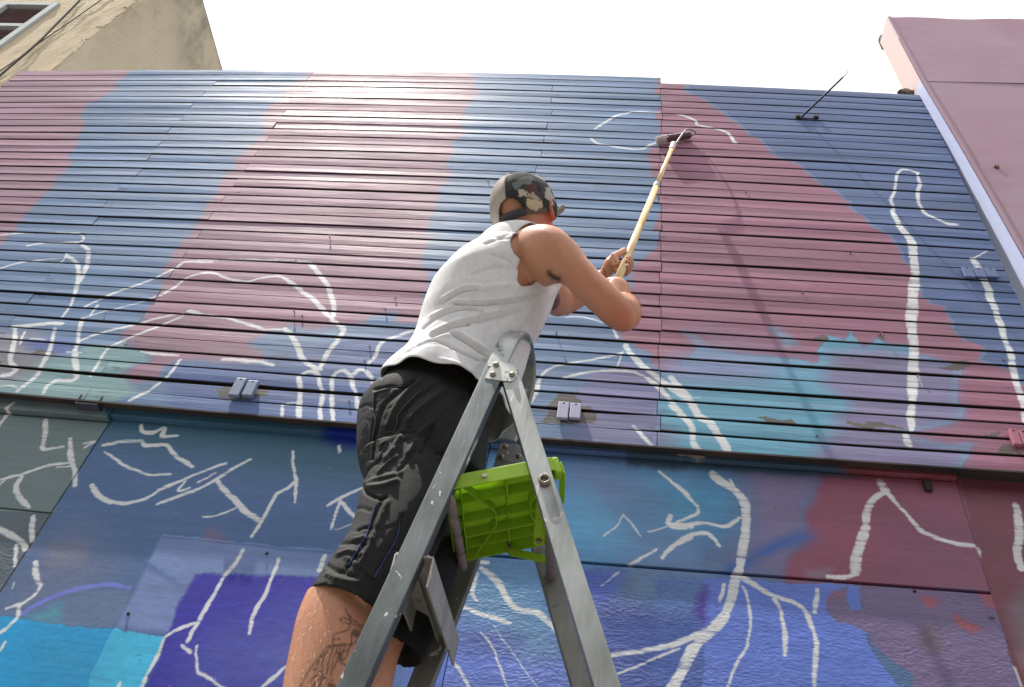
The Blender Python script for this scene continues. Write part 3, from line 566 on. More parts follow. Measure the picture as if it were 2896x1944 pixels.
bowed_strip('backing', Z0 - 0.09, Z0 - 38 * DZ + 0.01, WALL_Y + 0.0195, WALL_Y + 0.13, M_DARK, wall)
bowed_strip('bottom_rail', Z0 - 38 * DZ + 0.002, Z0 - 38 * DZ - 0.005, WALL_Y - 0.006, WALL_Y + 0.02, M_EDGE, wall)
# metal clamps, each a pair of folded plates screwed over the boards
def metal(name, base, rough=0.45, metalv=0.0, dirt=None, sc=25, bump=0.15):
    m = Mat(name, rough=rough, metal=metalv)
    n = m.noise(sc, 6); c = m.mix(m.rng(n, 0.35, 0.65, 0, 1), base, dirt or base); m.col(c); m.rgh(m.rng(n, 0.3, 0.7, rough - 0.1, rough + 0.15)); m.bump(m.noise(sc * 4, 4), bump, 0.004)
    return m.m
M_CL = [metal('blue painted clamp', srgb((96, 118, 156)), dirt=srgb((130, 138, 150))), metal('lavender painted clamp', srgb((142, 144, 180)), dirt=srgb((170, 168, 186))),
        metal('dark blue painted clamp', srgb((80, 98, 142)), dirt=srgb((88, 104, 148))), metal('pink painted clamp', srgb((150, 78, 98)), dirt=srgb((168, 110, 128)))]
def clamp(px, py, wpx, hpx, mi, n=2, skew=0.0, lift=0.008):
    for k in range(n):
        a = at(px + k * (wpx + 3), py + k * skew, WALL_Y); b = at(px + k * (wpx + 3) + wpx, py + k * skew, WALL_Y); c = at(px + k * (wpx + 3), py + hpx, WALL_Y)
        w = b[0] - a[0]; h = a[2] - c[2]
        bm = bmesh.new(); bm_box(bm, V((a[0] + b[0]) / 2, WALL_Y - 0.006 - lift / 2, a[2] - h / 2), (w / 2, 0, 0), (0, lift / 2 + 0.003, 0), (0, 0, h / 2), 0.003)
        o = from_bm('clamp', bm, M_CL[mi], wall, smooth=False)
        bm = bmesh.new(); q = V((a[0] + b[0]) / 2, WALL_Y - 0.006 - lift, a[2] - h * 0.1)
        bm_tube(bm, [q + V(0, 0.003, 0), q - V(0, 0.003, 0)], 0.004, 8); s = from_bm('screw', bm, M_DARK)
        s.parent = o
        s.matrix_parent_inverse = Matrix.Identity(4)
clamp(674, 1080, 30, 50, 0, skew=7, lift=0.014)
clamp(1580, 1144, 31, 46, 1, skew=4)
clamp(2716, 762, 30, 27, 2, n=3, skew=2, lift=0.005)
clamp(2846, 1224, 24, 42, 3, n=2, skew=4, lift=0.012)
# protruding nails
M_NAIL = metal('painted nail', srgb((120, 88, 104)), 0.5, dirt=srgb((60, 50, 56)))
for px, py, L in ((933, 672, .010), (833, 885, .010), (1571, 690, .012), (2405, 718, .014), (2489, 948, .012), (1574, 946, .014), (1046, 982, .007), (1032, 1021, .005), (1090, 875, .005), (2838, 1020, .004),
                  (1118, 842, .004), (1170, 1020, .004), (2310, 1236, .005), (2110, 545, .004), (1380, 512, .004), (2595, 1066, .006), (300, 875, .004), (2270, 830, .004), (988, 1136, .005), (855, 895, .004)):
    q = at(px, py, WALL_Y); bm = bmesh.new()
    bm_tube(bm, [q + V(0, 0.01, 0), q - V(0, L, 0), q - V(0, L, 0), q - V(0, L + 0.002, 0)], [0.0022, 0.0022, 0.0045, 0.0045], 8)
    from_bm('nail', bm, M_NAIL, wall)
# clamp of dark steel hanging below the bottom board
bm = bmesh.new(); a = at(257, 1150, 2.225)
bm_box(bm, a + V(0, 0, -0.012), (0.045, 0, 0), (0, 0.03, 0), (0, 0, 0.003), 0.001); bm_box(bm, a + V(-0.042, 0, 0.008), (0.003, 0, 0), (0, 0.03, 0), (0, 0, 0.022), 0.001); bm_box(bm, a + V(0.042, 0, 0.008), (0.003, 0, 0), (0, 0.03, 0), (0, 0, 0.022), 0.001)
from_bm('hanger', bm, metal('hanger steel', srgb((40, 40, 46)), 0.6, dirt=srgb((70, 76, 92))), wall)

# ------------------------------------------------------------------ plywood lower wall
low = thing('panel_wall', 'lower wall of painted plywood sheets in blue, teal and maroon under the boards', 'wall', (0, LOW_Y, 0))
XA, XV, XM, XE = -1.842, -1.423, -0.42, 1.128
ZT, HA, HM = 1.862, 1.456, 1.447
def panel(x0, x1, z0, z1, mat, proud=0.0, tilt_top=0.0, n=1, dz0=0.0, dz1=0.0):
    """plywood sheet; dz0 / dz1 raise its right-hand bottom / top corners"""
    y = LOW_Y - proud; g = 0.0016
    vs = [(x0 + g, y, z0 + g), (x1 - g, y, z0 + g + dz0), (x1 - g, y, z1 - g + dz1), (x0 + g, y, z1 - g)]
    bm = bmesh.new()
    f = [bm.verts.new((v[0], v[1] - LOW_Y, v[2] + EYE)) for v in vs]; b = [bm.verts.new((v[0], 0.016, v[2] + EYE)) for v in vs]
    bm.faces.new(f); bm.faces.new(b[::-1])
    for k in range(4): bm.faces.new((f[k], b[k], b[(k + 1) % 4], f[(k + 1) % 4]))
    bmesh.ops.bevel(bm, geom=list(bm.edges), offset=0.0012, segments=1, affect='EDGES')
    o = from_bm('panel', bm, mat); o.location = (0, LOW_Y, 0); mural_uv(o, lo); o.location = (0, 0, 0); o.parent = low
panel(-2.75, XA, HA, ZT - 0.006, M_PANEL, 0.003, dz0=-0.006)
panel(-2.75, XA, 0.55, HA, M_OSB, 0.0, dz1=-0.006)
panel(XA, XM, 0.55, 1.925, M_PANEL, 0.001)
panel(XV, XM + 0.0008, 0.551, HM - 0.048, M_PANEL, 0.0045)
panel(XA, XM, 1.872, 1.9255, M_PANEL, 0.026)
panel(XM, XE, HM, ZT + 0.012, M_PANEL, 0.008, dz0=0.037, dz1=0.016)
panel(XM, XE + 0.002, 0.55, HM - 0.006, M_OSB, 0.006, dz1=0.037)
panel(XE, 1.85, 0.55, 1.95, M_PANEL, 0.0)
panel(XM, XE, ZT + 0.014, 1.935, M_PANEL, 0.027, dz0=0.016)
panel(-2.75, XA, ZT - 0.001, 1.924, M_PANEL, 0.027)
bm = bmesh.new(); bm_box(bm, (-0.45, 0.06, EYE + 0.42), (2.35, 0, 0), (0, 0.04, 0), (0, 0, 1.52)); bmesh.ops.translate(bm, verts=bm.verts, vec=(0, 0, 0))
o = from_bm('backing', bm, M_DARK); o.parent = low
for px, py, d in ((2620, 1382, 0), (2585, 1676, 1), (2803, 1748, 2), (365, 1739, 0), (756, 1568, 0)):
    q = at(px, py, LOW_Y); bm = bmesh.new()
    if d == 0 and px == 2620: bm_box(bm, q + V(0, -0.014, 0), (0.012, 0, 0), (0, 0.008, 0), (0, 0, 0.02), 0.002)
    else: bm_tube(bm, [q + V(0, 0.005, 0), q + V(0, -0.008, 0), q + V(0, -0.011, 0)], [0.008, 0.008, 0.005] if d == 2 else [0.005, 0.005, 0.003], 10)
    from_bm('slot_plate' if px == 2620 else 'bolt', bm, M_DARK if d != 2 else M_NAIL, low)

# ------------------------------------------------------------------ sheet-clad column on the right
M_CLAD = Mat('mauve cladding', rough=0.5)
_v = M_CLAD.coord((1, 1, 0.7)); _n = M_CLAD.noise(1.1, 5, _v, 0.6)
_c = M_CLAD.mix(M_CLAD.rng(_n, 0.3, 0.7, 0, 1), srgb((148, 98, 120)), srgb((152, 126, 140)))
_c = M_CLAD.mix(M_CLAD.rng(M_CLAD.noise(3.1, 7, M_CLAD.coord((1, 1, 0.5))), 0.5, 0.72, 0, 0.55), _c, srgb((138, 96, 112)))
_c = M_CLAD.mix(M_CLAD.rng(M_CLAD.noise(26, 6), 0.66, 0.8, 0, 0.5), _c, srgb((120, 84, 90)))
M_CLAD.col(_c); M_CLAD.bump(M_CLAD.noise(2.5, 3), 0.22, 0.02); M_CLAD.rgh(M_CLAD.rng(_n, 0.3, 0.7, 0.4, 0.6))
M_LAV = Mat('lavender trim', rough=0.45)
_g = M_LAV.node('ShaderNodeSeparateXYZ'); _tc = M_LAV.node('ShaderNodeTexCoord'); M_LAV.l.new(_tc.outputs['Object'], _g.inputs[0])
_f = M_LAV.rng(_g.outputs[2], 4.60 + EYE, 4.66 + EYE, 0, 1)
M_LAV.col(M_LAV.mix(_f, M_LAV.mix(M_LAV.noise(9, 5), srgb((176, 186, 220)), srgb((196, 200, 226))), srgb((206, 182, 178))))
clad = thing('cladding_column', 'tall mauve sheet metal cladding with a pale edge strip at the right end of the boards', 'wall', (2.0, 2.14, 0))
YF, YB = 2.142, 2.30
def edge_x(z):                      # the trim leans very slightly with height
    return float(np.interp(z, [2.6, 3.2, 3.9, 4.6, 5.8], [1.63, 1.612, 1.588, 1.556, 1.535]))
def clad_panel(name, z0, z1, x1, top_dz=(0, 0), y=YF, mat=None, warpamp=0.0016):
    nx, nz = 14, 8; vs = []; seed = rng.uniform(0, 9)
    for j in range(nz + 1):
        for i in range(nx + 1):
            z = z0 + (z1 - z0) * j / nz; xa = edge_x(z) + 0.022; x = xa + (x1 - xa) * i / nx
            zz = z + (top_dz[0] + (top_dz[1] - top_dz[0]) * i / nx + (0.012 * math.sin(i * 1.3) if top_dz != (0, 0) else 0)) * (j / nz)
            vs.append((x, y + warpamp * math.sin(3.1 * x + seed) * math.sin(4.3 * z), zz + EYE))
    fs = [(j * (nx + 1) + i, j * (nx + 1) + i + 1, (j + 1) * (nx + 1) + i + 1, (j + 1) * (nx + 1) + i) for j in range(nz) for i in range(nx)]
    o = mesh(name, vs, fs, mat or M_CLAD.m, clad, smooth=True)
    md = o.modifiers.new('solid', 'SOLIDIFY'); md.thickness = 0.006; md.offset = -1.0
    es = o.modifiers.new('split', 'EDGE_SPLIT'); es.split_angle = math.radians(30)
    return o
zs1 = at(2750, 231, YF)[2] - EYE; zs2 = at(2800, 470, YF)[2] - EYE
ztop = at(2494, 50, YF)[2] - EYE; ztr = at(2896, 55, YF)[2] - EYE
clad_panel('sheet', zs1 - 0.01, ztop - 0.004, 3.2, (0.0, (ztr - ztop) * 1.6), y=YF - 0.002)
clad_panel('sheet', zs2 - 0.01, zs1 - 0.002, 3.2, y=YF + 0.002)
clad_panel('sheet', 0.95, zs2 - 0.002, 3.2, y=YF)
clad_panel('sheet', -1.08, 0.948, 3.2, y=YF + 0.002)
# edge strip: side face and narrow front fold
def strip(name, cols, mat, thick=0.004):
    zsv = np.linspace(-1.08, ztop, 30); vs = []
    for z in zsv:
        for dx, y in cols: vs.append((edge_x(z) + dx, y, z + EYE))
    k = len(cols); fs = [(i * k + j, i * k + j + 1, (i + 1) * k + j + 1, (i + 1) * k + j) for i in range(len(zsv) - 1) for j in range(k - 1)]
    o = mesh(name, vs, fs, mat, clad); md = o.modifiers.new('solid', 'SOLIDIFY'); md.thickness = thick; md.offset = 1.0
    return o
strip('edge_strip', [(0.0, YB), (0.0, YF - 0.002)], M_LAV.m)
strip('front_fold', [(0.0005, YF - 0.0045), (0.016, YF - 0.0055), (0.024, YF - 0.003), (0.030, YF + 0.001)], M_CLAD.m, 0.003)
bm = bmesh.new(); bm_box(bm, V(2.47, 2.30, 2.25 + EYE), (0.80, 0, 0), (0, 0.12, 0), (0, 0, 3.34)); from_bm('core', bm, M_DARK, clad)
bm = bmesh.new(); q = V(edge_x(5.4), 2.31, at(2500, 118, 2.30)[2])
q = at(2499, 120, 2.31); bm_box(bm, q, (0.022, 0, 0), (0, 0.03, 0), (0, 0, 0.075), 0.02); from_bm('bracket', bm, M_DARK, clad)
bm = bmesh.new()
for k in range(7):
    q = at(2552 + k * 8, 262 + k * 1.5, 2.245)
    m4 = Matrix.Translation(q + V(0, 0, 0.006)) @ Matrix.Diagonal((0.024, 0.02, 0.016 + 0.008 * (k % 3), 1)); bmesh.ops.create_icosphere(bm, subdivisions=2, radius=1.0, matrix=m4)
for v in bm.verts: v.co += Vector(rng.normal(0, 0.0035, 3))
from_bm('mortar', bm, metal('old mortar', srgb((128, 108, 96)), 0.85, dirt=srgb((84, 70, 62)), sc=40), clad)
# rust stain bolt on the middle seam
q = at(2818, 474, YF); bm = bmesh.new(); bm_tube(bm, [q + V(0, 0.004, 0), q - V(0, 0.008, 0)], 0.012, 8); from_bm('bolt', bm, metal('rusty bolt', srgb((120, 74, 44)), 0.8, dirt=srgb((70, 48, 40))), clad)

# ------------------------------------------------------------------ thin rod sticking out of the boards
rod = thing('rod', 'thin grey metal rod sticking out of the top boards with a bent wire tip', 'rod', tuple(at(2265, 333, WALL_Y)))
M_ROD = metal('rod steel', srgb((96, 96, 100)), 0.5, 0.6, dirt=srgb((70, 66, 64)))
a = at(2265, 333, WALL_Y + 0.01); b = at(2383, 220, 1.86); c = at(2397, 205, 1.80)
bm = bmesh.new(); bm_tube(bm, [a, (a + b) / 2, b], [0.006, 0.0055, 0.0045], 10); from_bm('shaft', bm, M_ROD, rod, smooth=True)
bm = bmesh.new(); bm_tube(bm, [b, (b + c) / 2 + V(0.002, 0, 0), c, c + V(0.004, 0, 0.03)], [0.003, 0.002, 0.0018, 0.0015], 6); from_bm('wire', bm, M_ROD, rod)
bm = bmesh.new()
for px0, px1, py in ((2252, 2262, 330), (2302, 2314, 331)):
    p0, p1 = at(px0, py, WALL_Y - 0.008), at(px1, py, WALL_Y - 0.008); bm_box(bm, (p0 + p1) / 2, ((p1[0] - p0[0]) / 2 + 0.002, 0, 0), (0, 0.008, 0), (0, 0, 0.010), 0.002)
p0, p1 = at(2252, 335, WALL_Y - 0.004), at(2305, 336, WALL_Y - 0.004); bm_bar(bm, p0, p1, (0, 0, 1), 0.006, 0.006)
from_bm('mount', bm, M_DARK, rod)

# ------------------------------------------------------------------ old plastered building behind, left
M_PLA = Mat('ochre plaster', rough=0.9)
_n1 = M_PLA.noise(0.9, 6, None, 0.6); _n2 = M_PLA.noise(2.3, 8, M_PLA.coord((1.0, 1.0, 0.35)), 0.68, 0.1); _n3 = M_PLA.noise(9, 8, None, 0.7)
_c = M_PLA.mix(M_PLA.rng(_n1, 0.35, 0.65, 0, 1), srgb((178, 161, 133)), srgb((198, 184, 156)))
_c = M_PLA.mix(M_PLA.rng(_n2, 0.54, 0.70, 0, 0.55), _c, srgb((140, 112, 84)))
_c = M_PLA.mix(M_PLA.rng(_n3, 0.62, 0.74, 0, 0.5), _c, srgb((110, 94, 76)))
M_PLA.col(_c); M_PLA.bump(M_PLA.math('ADD', _n3, M_PLA.math('MULTIPLY', M_PLA.noise(3.0, 6), 0.8)), 0.5, 0.04)
M_PLB = Mat('stained plaster', rough=0.9)
_s = M_PLB.node('ShaderNodeSeparateXYZ'); _tc = M_PLB.node('ShaderNodeTexCoord'); M_PLB.l.new(_tc.outputs['Object'], _s.inputs[0])
_d1 = M_PLB.noise(1.8, 8, M_PLB.coord((1, 1.0, 0.6)), 0.68, 0.15); _d2 = M_PLB.noise(6, 8, None, 0.7)
_edge = M_PLB.rng(_s.outputs[2], 10.6, 12.05, 0, 1)                     # damp under the coping
_cor = M_PLB.rng(_s.outputs[1], 3.6, 4.0, 1, 0)                          # flaking beside the corner
_c = M_PLB.mix(M_PLB.rng(_d1, 0.35, 0.65, 0, 1), srgb((186, 172, 146)), srgb((196, 184, 160)))
_c = M_PLB.mix(M_PLB.math('MULTIPLY', _edge, M_PLB.rng(_d1, 0.40, 0.62, 0, 1)), _c, srgb((92, 82, 72)))
_c = M_PLB.mix(M_PLB.math('MULTIPLY', _cor, M_PLB.rng(_d2, 0.42, 0.66, 0, 0.6)), _c, srgb((134, 106, 80)))
_c = M_PLB.mix(M_PLB.rng(_d2, 0.58, 0.78, 0, 0.5), _c, srgb((110, 96, 80)))
M_PLB.col(_c); M_PLB.bump(_d2, 0.15, 0.03)
XC, BY, BTOP = -5.945, 3.6, 10.97 + EYE
bld = thing('plaster_building', 'old ochre plastered building with a louvred window behind the left end of the boards', 'building', (XC - 3, BY + 2, 0))
def grid_wall(name, P0, U, Vv, nu, nv, mat, amp, skip=None):
    vs = []; P0, U, Vv = map(lambda t: np.asarray(t, float), (P0, U, Vv)); N = unit(np.cross(U, Vv))
    for j in range(nv + 1):
        for i in range(nu + 1):
            e = 0 if i in (0, nu) or j in (0, nv) else 1
            vs.append(P0 + U * i / nu + Vv * j / nv + N * rng.normal(0, amp) * e)
    fs = [(j * (nu + 1) + i, j * (nu + 1) + i + 1, (j + 1) * (nu + 1) + i + 1, (j + 1) * (nu + 1) + i) for j in range(nv) for i in range(nu) if not (skip and skip(i / nu, j / nv))]
    return mesh(name, vs, fs, mat, bld, smooth=True)
wx0, wx1, wz0, wz1 = -8.35, -6.83, 7.35 + EYE, 9.27 + EYE      # shuttered window opening
# front wall built in four butted pieces round the opening
grid_wall('front_wall', (-13, BY, 0), (-8.35 + 13, 0, 0), (0, 0, BTOP), 10, 24, M_PLA.m, 0.004)
grid_wall('front_wall', (wx1, BY, 0), (XC - wx1, 0, 0), (0, 0, BTOP), 8, 60, M_PLA.m, 0.006)
grid_wall('front_wall', (wx0, BY, 0), (wx1 - wx0, 0, 0), (0, 0, wz0), 4, 16, M_PLA.m, 0.003)
grid_wall('front_wall', (wx0, BY, wz1), (wx1 - wx0, 0, 0), (0, 0, BTOP - wz1), 4, 6, M_PLA.m, 0.003)
grid_wall('side_wall', (XC, BY, 0), (0, 7.0, 0), (0, 0, BTOP), 40, 50, M_PLB.m, 0.003)
grid_wall('back_wall', (XC, BY + 7, 0), (-7.0, 0, 0), (0, 0, BTOP), 6, 6, M_PLA.m, 0.0)
bm = bmesh.new(); bm_box(bm, ((XC - 13) / 2 + 0.0, BY + 3.5, BTOP + 0.011), ((13 + XC) / 2 + 0.0, 0, 0), (0, 3.5, 0), (0, 0, 0.01)); from_bm('roof', bm, M_PAVE, bld)
# ragged flaking edge of the front plaster at the corner
bm = bmesh.new(); zz = 6.9 + EYE; prev = None
while zz < BTOP - 0.4:
    h = rng.uniform(0.05, 0.22); w = rng.uniform(0.01, 0.10); d = rng.uniform(0.004, 0.012)
    bm_box(bm, V(XC - w * 0.5, BY - d / 2, zz + h / 2), (w / 2, 0, rng.normal(0, 0.02)), (0, d / 2, 0), (rng.normal(0, 0.015), 0, h / 2), 0.003); zz += h * rng.uniform(1.0, 1.6)
from_bm('plaster_flakes', bm, M_PLA.m, bld, kind='stuff')
M_WF = metal('grey window paint', srgb((184, 190, 190)), 0.6, dirt=srgb((160, 166, 166)), sc=12)
M_LOUV = metal('brown louvre', srgb((112, 84, 82)), 0.6, dirt=srgb((92, 68, 68)), sc=14)
win = mesh('window', [(wx0, BY + 0.09, wz0), (wx1, BY + 0.09, wz0), (wx1, BY + 0.09, wz1), (wx0, BY + 0.09, wz1)], [(0, 1, 2, 3)], M_DARK, bld)
def wbar(x0, x1, z0, z1, y0=-0.035, y1=0.05):
    bm = bmesh.new(); bm_box(bm, V((x0 + x1) / 2, BY + (y0 + y1) / 2, (z0 + z1) / 2), ((x1 - x0) / 2, 0, 0), (0, (y1 - y0) / 2, 0), (0, 0, (z1 - z0) / 2), 0.006)
    o = from_bm('frame', bm, M_WF); o.parent = win; o.matrix_parent_inverse = Matrix.Identity(4)
fw = 0.085; zmid = 8.60 + EYE
wbar(wx1 - fw, wx1, wz0, wz1); wbar(wx0, wx0 + fw, wz0, wz1); wbar(wx0 + fw, wx1 - fw, wz1 - fw, wz1); wbar(wx0 + fw, wx1 - fw, wz0, wz0 + fw)
xm = -7.52; wbar(xm - 0.055, xm + 0.055, wz0 + fw, wz1 - fw, -0.04); wbar(wx0 + fw, xm - 0.055, zmid - 0.04, zmid + 0.04); wbar(xm + 0.055, wx1 - fw, zmid - 0.04, zmid + 0.04)
z = wz0 + fw + 0.02; sl = None
while z < wz1 - fw - 0.02:
    if not (zmid - 0.055 < z < zmid + 0.055):
        for xa, xb in ((wx0 + fw, xm - 0.055), (xm + 0.055, wx1 - fw)):
            bm = bmesh.new(); bm_box(bm, V((xa + xb) / 2, BY + 0.02, z), ((xb - xa) / 2 - 0.002, 0, 0), (0, 0.012, 0.0125), (0, -0.0025, 0.003))
            o = from_bm('slat', bm, M_LOUV); o.parent = win; o.matrix_parent_inverse = Matrix.Identity(4)
    z += 0.034
# the empties' children were written in world space
M_CAB = metal('cable rubber', srgb((52, 46, 44)), 0.7, dirt=srgb((80, 70, 60)))
def cable(pts, r, label):
    bm = bmesh.new(); P = catmull([at(*p) for p in pts], 6); bm_tube(bm, list(P), r, 8)
    o = from_bm('cable', bm, M_CAB, smooth=True); o['label'] = label; o['category'] = 'cable'; o['group'] = 'cables down the ochre building'
cable([(250, -30, 3.56), (222, 5, 3.565), (150, 78, 3.56), (100, 128, 3.55), (45, 175, 3.56), (-30, 240, 3.56)], 0.012, 'black cable running down the ochre plaster beside the window')
cable([(330, -30, 3.57), (283, 2, 3.575), (190, 68, 3.575), (105, 126, 3.57), (60, 160, 3.575), (-40, 228, 3.575)], 0.006, 'thin brown cable running down the ochre plaster next to the black one')
# ------------------------------------------------------------------ unseen building added across the street to shade the wall
M_OPP = metal('pale render', srgb((150, 140, 126)), 0.9, dirt=srgb((126, 118, 108)), sc=1.5)
opp = thing('unseen_shade_building', 'rendered building added unseen across the street to shade the wall', 'building', (0, -6.5, 0))
bm = bmesh.new(); bm_box(bm, (0, -9.5, 2.9), (16, 0, 0), (0, 3.0, 0), (0, 0, 2.9)); from_bm('wall', bm, M_OPP, opp)
for k in range(8):
    for zc in (1.4, 4.2):
        bm = bmesh.new(); bm_box(bm, (-13 + 3.7 * k, -6.46, zc + 0.2), (0.6, 0, 0), (0, 0.05, 0), (0, 0, 0.95), 0.01); from_bm('window', bm, M_DARK, opp)
# ------------------------------------------------------------------ aluminium stepladder
def W3(x, y, z): return V(x, y, z + EYE)
def alu(name, base, dirt, splat, rough=0.42, metalv=0.75):
    m = Mat(name, rough=rough, metal=metalv)
    n = m.noise(14, 6, m.coord((1, 1, 0.35))); c = m.mix(m.rng(n, 0.38, 0.66, 0, 1), srgb(base), srgb(dirt))
    sp = m.noise(38, 3, m.coord((1, 1, 0.6)), 0.5, 1.2); k = m.rng(sp, 0.675, 0.695, 0, 1)
    dk = m.noise(17, 7, m.coord((1, 1, 0.8)), 0.7, 0.5); k3 = m.rng(dk, 0.60, 0.66, 0, 0.75)
    c = m.mix(k3, c, srgb((58, 62, 64)))
    sp2 = m.noise(9, 4, m.coord((1.0, 1, 0.5)), 0.6, 2.0); k2 = m.rng(sp2, 0.68, 0.70, 0, 0.85); kk = m.math('MAXIMUM', k, k2)
    c = m.mix(m.math('MULTIPLY', kk, splat), c, srgb((205, 205, 200)))
    m.col(c); m.l.new(m.math('SUBTRACT', metalv, m.math('MULTIPLY', kk, metalv)), m.b.inputs['Metallic'])
    m.rgh(m.rng(n, 0.3, 0.7, rough - 0.08, rough + 0.14)); m.bump(m.math('ADD', m.noise(120, 4, m.coord((1, 1, 0.1))), m.math('MULTIPLY', kk, 0.8)), 0.15, 0.004); return m.m
M_ALU = alu('worn aluminium', (160, 163, 161), (122, 126, 124), 1.0)
M_ALUG = alu('grimy aluminium', (116, 122, 124), (82, 88, 90), 1.0, 0.5, 0.7)
M_ALUD = alu('dark worn aluminium', (140, 140, 136), (112, 112, 108), 0.8, 0.55, 0.55)
M_STEP = alu('step aluminium', (178, 177, 172), (150, 149, 144), 0.7, 0.5, 0.5)
M_PLATE = alu('galvanised plate', (178, 180, 176), (160, 160, 154), 0.35, 0.4, 0.6)
M_RIV = metal('rivet steel', srgb((170, 165, 155)), 0.3, 0.8, dirt=srgb((96, 78, 62)), sc=60)
M_GREEN = Mat('green plastic', rough=0.42)
_n = M_GREEN.noise(9, 6); M_GREEN.col(M_GREEN.mix(M_GREEN.rng(_n, 0.35, 0.7, 0, 1), srgb((182, 216, 64)), srgb((162, 198, 52))))
M_GREEN.b.inputs['Subsurface Weight'].default_value = 0.0; M_GREEN.rgh(M_GREEN.rng(_n, 0.3, 0.7, 0.36, 0.55)); M_GREEN.bump(M_GREEN.noise(70, 4), 0.08, 0.003)
_tr = M_GREEN.node('ShaderNodeBsdfTranslucent'); _tr.inputs[0].default_value = srgb((170, 210, 40)); _ms = M_GREEN.node('ShaderNodeMixShader'); _ms.inputs[0].default_value = 0.5
M_GREEN.l.new(M_GREEN.b.outputs[0], _ms.inputs[1]); M_GREEN.l.new(_tr.outputs[0], _ms.inputs[2]); M_GREEN.l.new(_ms.outputs[0], M_GREEN.n['Material Output'].inputs['Surface'])
M_ROD2 = metal('grey rod sleeve', srgb((136, 124, 124)), 0.5, dirt=srgb((112, 100, 100)), sc=40)
YN, YR = 1.25, 1.53
lad = thing('stepladder', 'worn aluminium stepladder spattered with white paint, its green plastic platform half folded', 'ladder', W3(-0.1, 1.39, -EYE))
xl = lambda z: -0.2714 + 0.164 * (z - 1.1677)
xr = lambda z: -0.213 - 0.366 * (z - 1.2248)
xlf = lambda z: -0.245 + 0.144 * (z - 1.23)
xrf = lambda z: -0.0227 - 0.377 * (z - 0.72)
def channel(p0, p1, w, d, yside, mat, name='stile'):
    """stile: a C section whose web faces -y, lips turned towards +y"""
    p0 = np.asarray(p0, float); p1 = np.asarray(p1, float); t = unit(p1 - p0); wv = unit(np.cross(t, V(0, 1, 0)))
    bm = bmesh.new()
    c0, c1 = p0 + V(0, 0.0022, 0), p1 + V(0, 0.0022, 0)
    bm_bar(bm, c0, c1, wv, w, 0.0044, 0.0018)
    for s in (-1, 1):
        off = wv * s * (w / 2 - 0.002) + V(0, d / 2 + 0.0022, 0)
        bm_bar(bm, p0 + off, p1 + off, wv, 0.0036, d, 0.001)
    return from_bm(name, bm, mat, lad)
FOOT = -EYE + 0.02
channel(W3(xl(FOOT), YN, FOOT), W3(xl(1.275), YN, 1.275), 0.044, 0.024, 1, M_ALUG)
channel(W3(xr(FOOT), YN + 0.001, FOOT), W3(xr(1.27), YN + 0.001, 1.27), 0.040, 0.022, 1, M_ALU)
channel(W3(xlf(FOOT) - 0.02, YR, FOOT), W3(xlf(1.275), YR, 1.275), 0.044, 0.024, 1, M_ALUD)
channel(W3(xrf(FOOT), YR + 0.001, FOOT), W3(xrf(1.25), YR + 0.001, 1.25), 0.040, 0.022, 1, M_ALUD)
for f, y in ((xl, YN), (xr, YN), (xlf, YR), (xrf, YR)):
    bm = bmesh.new(); bm_box(bm, W3(f(FOOT), y + 0.012, FOOT - 0.0), (0.03, 0, 0), (0, 0.02, 0), (0, 0, 0.02), 0.006); from_bm('foot', bm, M_DARK, lad)
# steps: folded channels between the left-hand stiles
STEPS = [0.765 - 0.25 * k for k in range(7)]
for z in STEPS:
    xa, xb = xl(z), xlf(z) - 0.004
    bm = bmesh.new(); L = YR - YN - 0.004; y0 = YN + 0.0062
    for (dx, dz, hw, hh) in ((0.010, 0.026, 0.034, 0.0018), (-0.024, 0.004, 0.0018, 0.0215), (0.044, -0.004, 0.0018, 0.0285), (0.006, 0.018, 0.0018, 0.006)):
        bm_box(bm, W3((xa + xb) / 2 + dx, y0 + L / 2, z + dz), (hw, 0, 0), ((xb - xa) / 2, L / 2, 0), (0, 0, hh), 0.0008)
    for k in range(5): bm_box(bm, W3((xa + xb) / 2 - 0.022 + 0.014 * k, y0 + L / 2, z + 0.0288), (0.002, 0, 0), ((xb - xa) / 2, L / 2, 0), (0, 0, 0.0009))
    from_bm('step', bm, M_STEP, lad)
for z in (0.30, -0.25, -0.75):
    bm = bmesh.new(); bm_bar(bm, W3(xr(z), YN + 0.012, z), W3(xrf(z), YR + 0.012, z), (0, 0, 1), 0.03, 0.006); from_bm('brace', bm, M_ALUD, lad)
# hoop handrail: a flat strip bent over from the near stile to the far one
def strip_sweep(pts, w, d, wdir=(1, 0, -0.0)):
    bm = bmesh.new(); rings = []; pts = np.asarray(pts); n = len(pts)
    for i in range(n):
        t = unit(pts[min(i + 1, n - 1)] - pts[max(i - 1, 0)]); wv = V(*wdir); wv = unit(wv - t * (wv @ t)); dv = np.cross(t, wv)
        c = 0.25
        prof = [(-1, -1 + 2 * c), (-1 + c, -1), (1 - c, -1), (1, -1 + 2 * c), (1, 1 - 2 * c), (1 - c, 1), (-1 + c, 1), (-1, 1 - 2 * c)]
        rings.append([bm.verts.new(pts[i] + wv * a * w / 2 + dv * b * d / 2) for a, b in prof])
    for r0, r1 in zip(rings, rings[1:]):
        for k in range(8): bm.faces.new((r0[k], r0[(k + 1) % 8], r1[(k + 1) % 8], r1[k]))
    bm.faces.new(rings[0]); bm.faces.new(rings[-1][::-1]); return bm
hp = [(1402, 1045, 1.2560), (1415, 1012, 1.2560), (1430, 980, 1.2575), (1449, 953, 1.275), (1466, 945, 1.315), (1480, 966, 1.385), (1489, 1008, 1.45), (1492, 1052, 1.495), (1487, 1102, 1.527), (1472, 1155, 1.5425), (1454, 1200, 1.5425), (1436, 1248, 1.5425)]
hpts = catmull([at(*p) for p in hp], 5)
